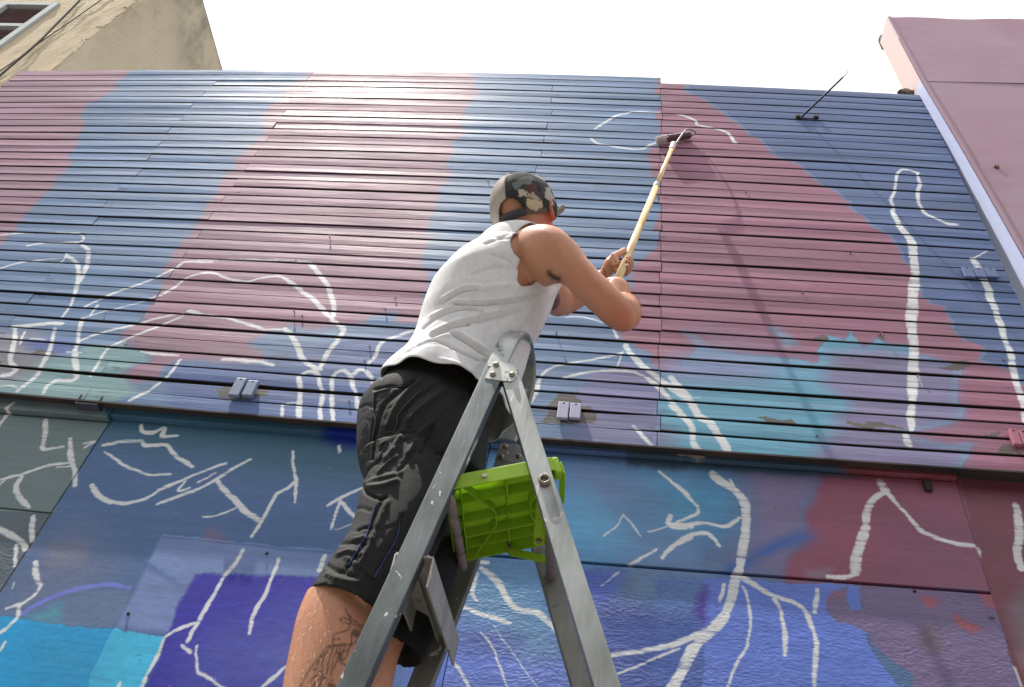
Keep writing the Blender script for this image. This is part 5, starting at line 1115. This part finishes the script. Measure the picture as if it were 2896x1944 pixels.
# line tattoo on the calf: an antlered animal's head over a draped, striped robe
T1 = [[(880, 545), (920, 530), (1000, 545), (1030, 600), (930, 590), (880, 550)], [(960, 400), (1010, 500), (1080, 560), (1140, 620), (1230, 630)], [(1000, 480), (1050, 590), (1130, 640)], [(1020, 610), (1000, 680), (900, 725), (820, 740), (790, 790), (785, 870), (820, 905), (940, 880)], [(785, 820), (890, 815)], [(1040, 720), (1040, 900)],
      [(1060, 700), (1110, 690), (1130, 740), (1100, 780), (1060, 750), (1070, 700)], [(1140, 640), (1200, 700)], [(820, 905), (1050, 885), (1130, 820), (1160, 700)], [(820, 905), (720, 915), (680, 960), (540, 1140), (430, 1290), (360, 1440), (360, 1520)], [(760, 920), (700, 1000), (640, 1160), (640, 1300)], [(800, 920), (740, 1080), (700, 1300)], [(850, 930), (790, 1100), (760, 1330)], [(900, 920), (860, 1060), (800, 1230)], [(960, 910), (900, 1040), (880, 1120)],
      [(1020, 900), (960, 1080), (880, 1120)], [(620, 1290), (700, 1370), (780, 1390)], [(620, 1290), (560, 1240), (520, 1250)], [(600, 1310), (520, 1340), (470, 1420)], [(640, 1330), (560, 1390), (500, 1480)], [(660, 1350), (620, 1400), (600, 1500)], [(880, 1120), (960, 1180), (970, 1230)], [(700, 1000), (620, 1080), (520, 1260)], [(840, 1000), (900, 1010), (1000, 960)], [(720, 1460), (800, 1440), (840, 1500)]]
c = ink(c, (780, 1640), 4.867, T1, 2.3, 0.8, low_leg)
c = ink(c, (780, 1640), 4.867, [[(730, 1440), (800, 1470)], [(880, 1040), (900, 1100)], [(1090, 720), (1100, 760)]], 6, 0.7, low_leg)
fa = (co[:, 1] > 1.42) & (co[:, 0] > -0.25) & (px[:, 1] < 960)
c = ink(c, (950, 640), 2.336, [[(1440, 430), (1468, 460), (1470, 510), (1440, 548), (1415, 545)], [(1440, 450), (1455, 480), (1455, 515), (1435, 535)], [(1425, 490), (1450, 500)], [(1440, 460), (1430, 500), (1440, 530)], [(1430, 520), (1455, 490)]], 2.6, 0.85, fa)
c = ink(c, (1640, 680), 5.6, [[(370, 450), (390, 500), (405, 560)]], 2.0, 0.7, fa)
colr[:, :3] = np.clip(c, 0, 1)
ca = bme.color_attributes.new('tone', 'FLOAT_COLOR', 'POINT'); ca.data.foreach_set('color', colr.astype(np.float32).ravel())
M_SKIN = Mat('skin', rough=0.5, spec=0.32); _a = M_SKIN.node('ShaderNodeVertexColor'); _a.layer_name = 'tone'
_n = M_SKIN.noise(180, 4); M_SKIN.col(M_SKIN.mix(1.0, _a.outputs[0], M_SKIN.rng(_n, 0.3, 0.7, 0.9, 1.08), 'MULTIPLY'))
M_SKIN.b.inputs['Subsurface Weight'].default_value = 0.12; M_SKIN.b.inputs['Subsurface Radius'].default_value = (0.012, 0.005, 0.003); M_SKIN.b.inputs['Subsurface Scale'].default_value = 0.6
M_SKIN.bump(M_SKIN.math('ADD', _n, M_SKIN.noise(600, 3)), 0.12, 0.003); M_SKIN.rgh(M_SKIN.rng(_n, 0.3, 0.7, 0.42, 0.58))
bme.materials.clear(); bme.materials.append(M_SKIN.m); bme.polygons.foreach_set('use_smooth', [True] * len(bme.polygons)); bme.name = 'body'
bo = link(bpy.data.objects.new('body', bme), person)
M_NAILS = metal('fingernail', srgb((216, 172, 156)), 0.3)
for p_, o_, t_, r_ in NAILS:
    es = Soup(); s_ = np.cross(o_, t_); es.ball(p_ + o_ * r_ * 0.62, t_ * r_ * 0.75, s_ * r_ * 0.66, o_ * r_ * 0.34, 12, 8); mesh('fingernail', es.v[0], es.f, M_NAILS, person, smooth=True)
M_EYE = metal('eye', (0.7, 0.68, 0.66, 1), 0.2)
for s in (-1, 1):
    es = Soup(); es.ball(HC + HF * 0.078 + HU * 0.006 + HS * s * 0.032, HF * 0.0125, HS * 0.0125, HU * 0.0115, 16, 10); o = mesh('eye', es.v[0], es.f, M_EYE, person, smooth=True)

# --- tank top
D, e0, e1 = loft(SHIRT, m=150, sub=20, scale=1.0)
n, m, _ = D.shape
def grid_normals(D):
    du = np.roll(D, -1, 1) - np.roll(D, 1, 1); dv = np.gradient(D, axis=0); N = np.cross(du, dv); N /= np.linalg.norm(N, axis=2)[..., None] + 1e-12
    cen = D.mean(1, keepdims=True); s = np.sign(((D - cen) * N).sum(2).mean()); return N * s
N = grid_normals(D); co = D.reshape(-1, 3); no = N.reshape(-1, 3)
FS = [(5, [(470, 870), (600, 800), (720, 800), (860, 880), (960, 990), (985, 1010)], -0.0018, 5), (5, [(800, 525), (980, 522), (1200, 492), (1330, 440), (1440, 385)], -0.0085, 16), (5, [(790, 500), (980, 500), (1200, 468), (1330, 415)], 0.006, 14), (5, [(640, 745), (760, 685), (900, 645), (1080, 600), (1200, 560)], -0.008, 16), (5, [(640, 715), (760, 655), (900, 612), (1100, 560)], 0.006, 16),
      (5, [(580, 690), (680, 610), (820, 560), (930, 560)], -0.006, 12), (5, [(700, 520), (830, 440), (940, 430)], -0.006, 14), (5, [(720, 480), (850, 410), (960, 405)], 0.005, 14), (5, [(860, 660), (930, 600), (980, 560)], -0.005, 12),
      (5, [(900, 330), (1000, 290), (1150, 280)], -0.004, 14), (5, [(480, 850), (560, 800), (640, 770), (720, 790), (850, 860), (1000, 910)], -0.006, 12), (5, [(770, 725), (860, 780), (960, 850), (1010, 885)], -0.008, 14), (5, [(770, 700), (880, 760), (980, 820)], 0.006, 14),
      (5, [(880, 1000), (960, 900), (1010, 890)], 0.008, 20), (5, [(1210, 400), (1140, 470), (1000, 560), (900, 640)], 0.004, 20), (5, [(1470, 420), (1400, 520), (1340, 640)], -0.005, 18), (5, [(1300, 560), (1250, 640), (1190, 700)], -0.005, 14), (5, [(1080, 620), (1000, 700), (960, 780)], -0.004, 16),
      (5, [(1000, 60), (1080, 90), (1150, 90)], -0.004, 12), (5, [(990, 130), (1060, 100), (1150, 60)], -0.005, 10), (5, [(560, 790), (700, 740), (840, 720)], 0.004, 14), (5, [(900, 440), (1050, 400), (1180, 395)], 0.004, 18), (5, [(640, 600), (760, 545), (900, 530)], 0.004, 14),
      (5, [(1040, 200), (1120, 230), (1200, 300)], -0.004, 14), (5, [(700, 880), (800, 930), (900, 1010)], 0.003, 10)]
d = fold(co, no, [(c_, l_, a_ * 0.95, w_ * 0.70) for c_, l_, a_, w_ in FS]) + 0.0022 * noise3(co * V(1, 1, 1.6), 38, 21) + 0.0012 * noise3(co, 90, 22)
hemw = np.clip(1 - np.arange(n) / 22.0, 0, 1)[:, None] * np.ones((1, m)); d += (0.007 * np.sin(np.arange(m) * 2 * math.pi / m * 9)[None] * hemw).ravel() + 0.004
co = co + no * d[:, None]
px = proj(co); vd = EYEP - co; near = (no * (vd / np.linalg.norm(vd, axis=1)[:, None])).sum(1) > -0.12
HOLE = [(1530, 600), (1516, 622), (1479, 642), (1447, 672), (1449, 700), (1459, 721), (1476, 736), (1471, 748), (1468, 756), (1466, 807), (1481, 809), (1506, 800), (1513, 794), (1519, 790), (1534, 794), (1549, 796), (1581, 793), (1600, 800), (1680, 700), (1620, 560)]
cut = in_poly(px, HOLE) & near
cen = D.mean(1); ax = unit(cen[-1] - cen[0])
far = (((co - at(1500, 720, 1.33)) @ unit(V(0.25, 1, 0.0))) > 0.085) & (np.abs((co - LSH) @ ax) < 0.11) & (np.linalg.norm(co - LSH, axis=1) < 0.14)
cut |= far
rowi = np.repeat(np.arange(n), m); cut |= (rowi > n - 10)
# keep the torn armhole edge crisp: slide rim vertices onto the outline
HP = np.array(HOLE, float)
fs = []
for i in range(n - 1):
    for k in range(m):
        q = (i * m + k, i * m + (k + 1) % m, (i + 1) * m + (k + 1) % m, (i + 1) * m + k)
        if not all(cut[list(q)]): 
            if not any(cut[list(q)]): fs.append(q)
top = mesh('tank_top', co, fs, None, person, smooth=True)
bmx = bmesh.new(); bmx.from_mesh(top.data)
bmesh.ops.delete(bmx, geom=[v for v in bmx.verts if not v.link_faces], context='VERTS')
for _ in range(6):
    new = {}
    for v in bmx.verts:
        if v.is_boundary:
            nb = [e.other_vert(v) for e in v.link_edges if e.is_boundary]
            if len(nb) == 2: new[v] = v.co * 0.5 + (nb[0].co + nb[1].co) * 0.25
    for v, c_ in new.items(): v.co = c_
bmx.to_mesh(top.data); bmx.free()
md = top.modifiers.new('solid', 'SOLIDIFY'); md.thickness = 0.003; md.offset = 0.0
M_TANK = Mat('white jersey', rough=0.85, spec=0.2)
_n = M_TANK.noise(30, 6); M_TANK.col(M_TANK.mix(M_TANK.rng(_n, 0.35, 0.7, 0, 1), (0.75, 0.75, 0.77, 1), (0.67, 0.67, 0.69, 1)))
M_TANK.bump(M_TANK.math('ADD', M_TANK.noise(700, 2), M_TANK.math('MULTIPLY', M_TANK.noise(22, 6, None, 0.6, 0.6), 3.0)), 0.25, 0.004); M_TANK.b.inputs['Sheen Weight'].default_value = 0.15
top.data.materials.append(M_TANK.m)
dgx = bpy.context.evaluated_depsgraph_get()
tme = top.data; tco, _ = mesh_np(tme); tbvh_src = ([tuple(v) for v in tco], [tuple(p.vertices) for p in tme.polygons])
# small dark print showing at the edge of the belly
pr = [(1297, 700), (1285, 725), (1300, 735), (1345, 680), (1362, 655), (1330, 690)]

# --- shorts
sh = Soup()
sh.loft([(1135, 1012, 1372, 1075, 1.415, 0.80), (1102, 1046, 1368, 1105, 1.42, 0.80), (1056, 1104, 1374, 1140, 1.425, 0.82), (1017, 1152, 1380, 1180, 1.425, 0.84), (1008, 1220, 1384, 1246, 1.425, 0.82), (1012, 1290, 1376, 1300, 1.425, 0.80), (1030, 1352, 1366, 1362, 1.425, 0.76)], m=64, sub=6, cap0=0.0, cap1=0.03)
def leg_tube(rings, hem):
    P, e0, e1 = loft(rings, m=56, sub=6, cap0=0.03, cap1=-0.07)
    if hem: pass
    sh.add(*close_loft(P, e0, e1))
leg_tube([(1014, 1290, 1270, 1300, 1.38, 0.72), (1031, 1351, 1275, 1385, 1.378, 0.74), (1014, 1411, 1262, 1470, 1.374, 0.74), (993, 1488, 1236, 1556, 1.372, 0.76), (965, 1538, 1198, 1625, 1.37, 0.78), (913, 1612, 1140, 1716, 1.368, 0.80), (876, 1668, 1092, 1790, 1.366, 0.82)], True)
leg_tube([(1130, 1290, 1380, 1290, 1.475, 0.66), (1130, 1390, 1356, 1400, 1.48, 0.70), (1110, 1480, 1318, 1510, 1.482, 0.74), (1085, 1560, 1290, 1612, 1.485, 0.78), (1050, 1650, 1262, 1710, 1.486, 0.80), (1012, 1745, 1220, 1815, 1.487, 0.84), (990, 1800, 1190, 1882, 1.487, 0.86)], True)
sme = sh.remesh(0.0042, 3, 0.5)
co, no = mesh_np(sme)
FP = [(5, [(520, 1020), (420, 1090), (320, 1180), (280, 1290), (250, 1420), (235, 1530)], -0.008, 20), (5, [(560, 1020), (480, 1080), (390, 1200), (340, 1320)], 0.008, 24), (5, [(640, 1060), (540, 1140), (470, 1210), (400, 1330)], -0.007, 16), (5, [(720, 1080), (600, 1170), (480, 1280), (400, 1440), (330, 1540)], 0.009, 26),
      (5, [(560, 1090), (480, 1180), (410, 1260), (390, 1340), (300, 1480)], -0.006, 10), (5, [(840, 1130), (740, 1220), (650, 1300), (600, 1420), (560, 1500)], -0.008, 22), (5, [(780, 1180), (690, 1260), (560, 1360), (480, 1500)], 0.007, 22), (5, [(880, 1230), (800, 1320), (720, 1440), (680, 1540)], 0.008, 26),
      (5, [(250, 1100), (240, 1200), (240, 1300), (230, 1400)], 0.006, 14), (5, [(300, 1000), (340, 960), (420, 920)], -0.005, 12), (5, [(250, 1080), (340, 1060), (460, 1060), (520, 1020)], -0.006, 8), (5, [(330, 1350), (420, 1330), (500, 1290)], -0.004, 12), (5, [(380, 1460), (450, 1420), (540, 1400)], -0.004, 12),
      (5, [(160, 1200), (200, 1180), (250, 1200)], -0.004, 12), (5, [(300, 1440), (420, 1370), (520, 1350)], 0.004, 12),
      (8, [(170, 225), (200, 280), (290, 320), (330, 310)], -0.010, 10), (8, [(190, 220), (260, 190), (380, 160), (430, 140)], 0.005, 14), (8, [(210, 240), (300, 230), (400, 200)], 0.007, 22), (8, [(300, 340), (250, 440), (190, 600), (110, 720), (60, 790)], -0.007, 12), (8, [(340, 340), (280, 470), (230, 600), (160, 740)], 0.006, 14),
      (8, [(200, 620), (120, 610), (30, 620)], -0.006, 12), (8, [(160, 680), (90, 660), (10, 690)], 0.006, 14), (8, [(260, 520), (200, 510), (140, 530)], -0.005, 10), (8, [(240, 580), (180, 570), (110, 590)], 0.005, 10), (8, [(100, 420), (150, 380), (230, 400)], -0.004, 12), (8, [(440, 430), (410, 560), (350, 680), (270, 800)], -0.005, 10),
      (8, [(130, 830), (20, 800), (-60, 760)], -0.006, 14), (8, [(150, 870), (20, 850), (-60, 820)], 0.005, 14), (8, [(250, 840), (150, 760), (60, 700)], 0.004, 14), (8, [(300, 60), (220, 120), (190, 180)], -0.005, 12), (8, [(400, 40), (330, 100), (280, 150)], 0.006, 14), (8, [(520, 0), (450, 100), (400, 150)], -0.006, 14)]
d = fold(co, no, [(c_, l_, a_ * 0.72, w_ * 0.68) for c_, l_, a_, w_ in FP]) + 0.0022 * noise3(co * V(1, 1, 1.5), 34, 31)
for sd, sc_ in ((41, 60), (42, 95)):                      # sharp little creases
    d -= 0.0016 * np.clip(1 - np.abs(noise3(co * V(1.0, 1.0, 1.7), sc_, sd)) * 7, 0, 1) * np.clip(noise3(co, 14, sd + 5) * 2 + 0.2, 0, 1)
co = co + no * d[:, None]
sme.vertices.foreach_set('co', co.ravel()); sme.update(); sme.name = 'shorts'
M_SHORT = Mat('black ripstop', rough=0.7, spec=0.35)
_n = M_SHORT.noise(24, 6); M_SHORT.col(M_SHORT.mix(M_SHORT.rng(_n, 0.35, 0.7, 0, 1), (0.004, 0.0043, 0.0043, 1), (0.009, 0.0094, 0.009, 1)))
M_SHORT.bump(M_SHORT.math('ADD', M_SHORT.noise(420, 3), M_SHORT.math('MULTIPLY', M_SHORT.noise(20, 6, M_SHORT.coord((1, 1, 0.4)), 0.6, 0.5), 2.0)), 0.35, 0.006); M_SHORT.b.inputs['Sheen Weight'].default_value = 0.03; M_SHORT.b.inputs['Sheen Roughness'].default_value = 0.4
sme.materials.clear(); sme.materials.append(M_SHORT.m); sme.polygons.foreach_set('use_smooth', [True] * len(sme.polygons))
so = link(bpy.data.objects.new('shorts', sme), person)
# seams and blue stitching laid on the cloth, found by casting from the street side
from mathutils.bvhtree import BVHTree
bvh = BVHTree.FromPolygons([tuple(v) for v in co], [tuple(p.vertices) for p in sme.polygons])
def on_cloth(crop, line, lift=0.001, sub=6, tree=None):
    ox, oy, s = CROPS[crop]; pts = []
    for x, y in catmull(np.array(line, float), sub):
        r = ray(ox + x / s, oy + y / s); h = (tree or bvh).ray_cast(Vector(EYEP), Vector(unit(r)))
        if h[0] is not None: pts.append(np.array(h[0] + h[1] * lift))
    return pts
def stitch(name, crop, line, r, mat):
    p = on_cloth(crop, line)
    if len(p) > 3:
        bm = bmesh.new(); bm_tube(bm, p, r, 6); o = from_bm(name, bm, mat); o.parent = so; o.matrix_parent_inverse = Matrix.Identity(4)
tbvh = BVHTree.FromPolygons(*tbvh_src)
M_HEM = metal('hem thread', srgb((168, 168, 172)), 0.8)
for cr_, ln_ in ((5, [(385, 868), (480, 805), (600, 812), (720, 850), (810, 920), (900, 1010), (945, 1015)]), (5, [(1152, 60), (1150, 130), (1170, 190), (1195, 225)])):
    p_ = on_cloth(cr_, ln_, 0.0018, 6, tbvh)
    if len(p_) > 3:
        bm = bmesh.new(); bm_tube(bm, p_, 0.0009, 6); o = from_bm('stitching', bm, M_HEM); o.parent = top; o.matrix_parent_inverse = Matrix.Identity(4)
M_BLUET = metal('blue thread', srgb((44, 66, 120)), 0.8); M_GREYT = metal('grey thread', srgb((70, 72, 72)), 0.8); M_BLK = metal('black seam', (0.012, 0.012, 0.012, 1), 0.8)
stitch('stitching', 8, [(265, 360), (235, 450), (200, 560), (150, 640), (110, 710), (80, 760)], 0.0013, M_BLUET)
stitch('stitching', 8, [(420, 480), (405, 570), (360, 660), (300, 760), (255, 840)], 0.0012, M_BLUET)
stitch('stitching', 5, [(560, 1085), (480, 1160), (410, 1250), (395, 1330), (330, 1440), (280, 1540)], 0.0012, M_GREYT)
stitch('seam', 5, [(250, 1108), (245, 1220), (262, 1290), (240, 1400), (232, 1540)], 0.0016, M_GREYT)
stitch('seam', 5, [(250, 1105), (330, 1080), (440, 1055)], 0.0012, M_GREYT)

# --- cap
M_CAMO = Mat('camouflage cotton', rough=0.85, spec=0.2)
_va = M_CAMO.node('ShaderNodeVertexColor'); _va.layer_name = 'panel'
M_CAMO.col(M_CAMO.mix(1.0, _va.outputs[0], M_CAMO.rng(M_CAMO.noise(70, 5), 0.3, 0.7, 0.84, 1.10), 'MULTIPLY')); M_CAMO.bump(M_CAMO.math('ADD', M_CAMO.noise(500, 2), M_CAMO.math('MULTIPLY', M_CAMO.noise(45, 4), 1.5)), 0.25, 0.003)
cap = Soup(); mu, mv = 180, 80; vs = []; attr = []
for j in range(mv + 1):
    v = j / mv; el = -0.36 + v * (math.pi / 2 + 0.36)
    for k in range(mu):
        a = 2 * math.pi * k / mu; ca_, sa_ = math.cos(a), math.sin(a)
        rr = math.cos(el) ** 0.85 if el > 0 else 1.0 - 0.10 * (el / 0.36) ** 2
        up_ = 0.106 * (math.sin(max(el, 0)) ** 1.0) + 0.095 * min(el, 0)
        seam = 1 - 0.012 * max(0, 1 - abs(((a / (math.pi / 3)) % 1) - 0.5) * -0 - min((a % (math.pi / 3)), math.pi / 3 - a % (math.pi / 3)) * 12) * (1 if el > 0 else 0)
        p = HC + HF * ca_ * 0.1045 * rr * seam + HS * sa_ * 0.0905 * rr * seam + HU * (up_ + 0.012 - 0.010 * ca_ * 0)
        p = p + HU * 0.0015 * math.sin(a * 5 + 3 * v) + (p - HC) * 0.008 * math.sin(a * 7 + v * 9)
        vs.append(p); attr.append(1.0 if (math.pi < a < math.pi * 1.62) else 0.0)
fs = []
for j in range(mv):
    for k in range(mu):
        a = 2 * math.pi * (k + .5) / mu; v = (j + .5) / mv; el = -0.36 + v * (math.pi / 2 + 0.36)
        da = abs(a - math.pi); hole = (da / 0.42) ** 2 + ((el + 0.30) / 0.52) ** 2 < 1 and el > -0.20
        if not hole: fs.append((j * mu + k, j * mu + (k + 1) % mu, (j + 1) * mu + (k + 1) % mu, (j + 1) * mu + k))
fs.append(tuple(mv * mu + k for k in range(mu)))
capo = mesh('cap', vs, fs, M_CAMO.m, person, smooth=True)
cat_ = capo.data.color_attributes.new('panel', 'FLOAT_COLOR', 'POINT')
cv = np.array(vs); lt = np.array(attr)[:, None]; cpx = proj(cv) + 9.0 * np.stack([noise3(cv, 150, 61), noise3(cv, 150, 62)], 1) + 4.0 * np.stack([noise3(cv, 420, 65), noise3(cv, 420, 66)], 1); cnear = ((cv - HC) * (EYEP - cv)).sum(1) > -0.01
nA, nB = noise3(cv, 62, 63), noise3(cv, 75, 64)
cc = np.where((nB > 0.05)[:, None], lin(50, 52, 52), lin(66, 68, 66))
far_blot = (~cnear) & (nA > 0.22); cc = np.where(far_blot[:, None], lin(176, 164, 144), cc)
light = lin(186, 180, 170) * (1 - np.clip(nA * 1.2 + 0.25, 0, 0.6))[:, None] + lin(150, 134, 122) * np.clip(nA * 1.2 + 0.25, 0, 0.6)[:, None]
cc = cc * (1 - lt) + light * lt
for col_, poly_ in ((lin(112, 118, 116), [(640, 330), (760, 225), (1000, 190), (1110, 260), (900, 335), (700, 430)]), (lin(104, 92, 84), [(890, 830), (1320, 800), (1330, 980), (1100, 1090), (905, 1090)]), (lin(186, 178, 160), [(735, 440), (870, 440), (930, 590), (800, 605), (725, 520)]),
                    (lin(192, 180, 148), [(920, 620), (1000, 640), (1230, 650), (1225, 800), (1130, 875), (1040, 830), (950, 845), (905, 740)]), (lin(170, 164, 156), [(1300, 400), (1370, 395), (1450, 560), (1485, 740), (1400, 710), (1320, 600)]), (lin(92, 62, 58), [(935, 350), (1115, 335), (1125, 490), (960, 485)]),
                    (lin(172, 156, 140), [(925, 470), (1050, 490), (1180, 620), (1080, 645), (930, 560)])):
    k_ = in_poly(cpx, [(1360 + x / 7.127, 470 + y / 7.127 + 4) for x, y in poly_]) & cnear & (lt[:, 0] < 0.5); cc[k_] = col_
cat_.data.foreach_set('color', np.concatenate([cc, np.ones((len(cc), 1))], 1).astype(np.float32).ravel())
md = capo.modifiers.new('solid', 'SOLIDIFY'); md.thickness = 0.0025; md.offset = 1.0
def cap_part(name, vs, fs, mat, th=None, smooth=True):
    o = mesh(name, vs, fs, mat, None, smooth=smooth); o.parent = capo; o.matrix_parent_inverse = Matrix.Identity(4)
    if th: md = o.modifiers.new('solid', 'SOLIDIFY'); md.thickness = th; md.offset = 0
    return o
M_BRIM = metal('brim cloth', srgb((164, 156, 146)), 0.85, dirt=srgb((128, 122, 114)), sc=30); M_BAND = metal('strap cloth', srgb((66, 68, 72)), 0.85, dirt=srgb((54, 56, 60)), sc=40)
vs = []; nb, mb = 18, 8
for i in range(nb + 1):
    a = -1.15 + 2.3 * i / nb
    for j in range(mb + 1):
        t = j / mb; ext = 0.086 * (math.cos(a * 1.18) ** 0.6 if abs(a * 1.18) < math.pi / 2 else 0)
        vs.append(HC + HF * (math.cos(a) * 0.1025 + ext * t) + HS * math.sin(a) * (0.0885 + 0.010 * t) + HU * (0.000 + 0.016 * t - 0.004 * math.sin(a) ** 2))
cap_part('brim', vs, [(i * (mb + 1) + j, i * (mb + 1) + j + 1, (i + 1) * (mb + 1) + j + 1, (i + 1) * (mb + 1) + j) for i in range(nb) for j in range(mb)], M_BRIM, 0.003)
vs = []
for i in range(13):
    a = math.pi - 0.46 + 0.92 * i / 12
    for h in (-0.025, -0.004): vs.append(HC + HF * math.cos(a) * 0.1005 + HS * math.sin(a) * 0.0885 + HU * h)
cap_part('strap', vs, [(i * 2, i * 2 + 1, i * 2 + 3, i * 2 + 2) for i in range(12)], M_BAND, 0.003)
bt = Soup(); bt.ball(HC + HU * 0.1185, HF * 0.0075, HS * 0.0075, HU * 0.004, 14, 8); cap_part('button', bt.v[0], bt.f, M_BAND)
bm = bmesh.new(); pts = []
for i in range(30):
    el = 0.02 + (math.pi / 2 - 0.05) * i / 29; a = math.pi + (0.0 if el > .36 else 0.0); rr = math.cos(el) ** .85
    if el > 0.38: pts.append(HC - HF * 0.1062 * rr + HU * (0.107 * math.sin(el) + 0.0135))
bm_tube(bm, pts, 0.0016, 6); o = from_bm('seam', bm, metal('cap seam', srgb((150, 146, 140)), 0.8)); o.parent = capo; o.matrix_parent_inverse = Matrix.Identity(4)

# --- fine body hair on shin, forearm and calf: short tapering strands
def hairs(name, mask, count, L0, L1, seed):
    idx = np.where(mask)[0]; r = np.random.default_rng(seed)
    if len(idx) == 0: return
    pick = r.choice(idx, count); P = bco[pick]; Nn = bno[pick]
    down = V(0.1, -0.1, -1) + r.normal(0, 0.45, (count, 3)); T = down - Nn * (down * Nn).sum(1)[:, None]; T /= np.linalg.norm(T, axis=1)[:, None]
    D_ = T * 0.75 + Nn * 0.65; S_ = np.cross(D_, Nn); S_ /= np.linalg.norm(S_, axis=1)[:, None]; L = r.uniform(L0, L1, count)[:, None]
    vs = np.stack([P - S_ * 0.0002, P + S_ * 0.0002, P + D_ * L * 0.55 + S_ * 0.00014, P + D_ * L + T * L * 0.25, P + D_ * L * 0.55 - S_ * 0.00014], 1).reshape(-1, 3)
    fs = [(5 * i, 5 * i + 1, 5 * i + 2, 5 * i + 4) for i in range(count)] + [(5 * i + 4, 5 * i + 2, 5 * i + 3) for i in range(count)]
    o = mesh(name, vs, fs, M_HAIR, None, kind='stuff'); o.parent = bo; o.matrix_parent_inverse = Matrix.Identity(4)
M_HAIR = metal('blond body hair', srgb((190, 146, 106)), 0.45)
bco, bno = mesh_np(bme)
hairs('leg_hair', (bco[:, 2] < KN[2] + 0.09) & (bco[:, 2] > KN[2] - 0.36), 3200, 0.006, 0.014, 1)
_pe = proj(bco)
hairs('arm_hair', (_pe[:, 0] > 1690) & (_pe[:, 1] > 790) & (_pe[:, 1] < 930) & (bco[:, 1] < 1.46) & (bno[:, 2] > -0.35), 1500, 0.005, 0.010, 2)
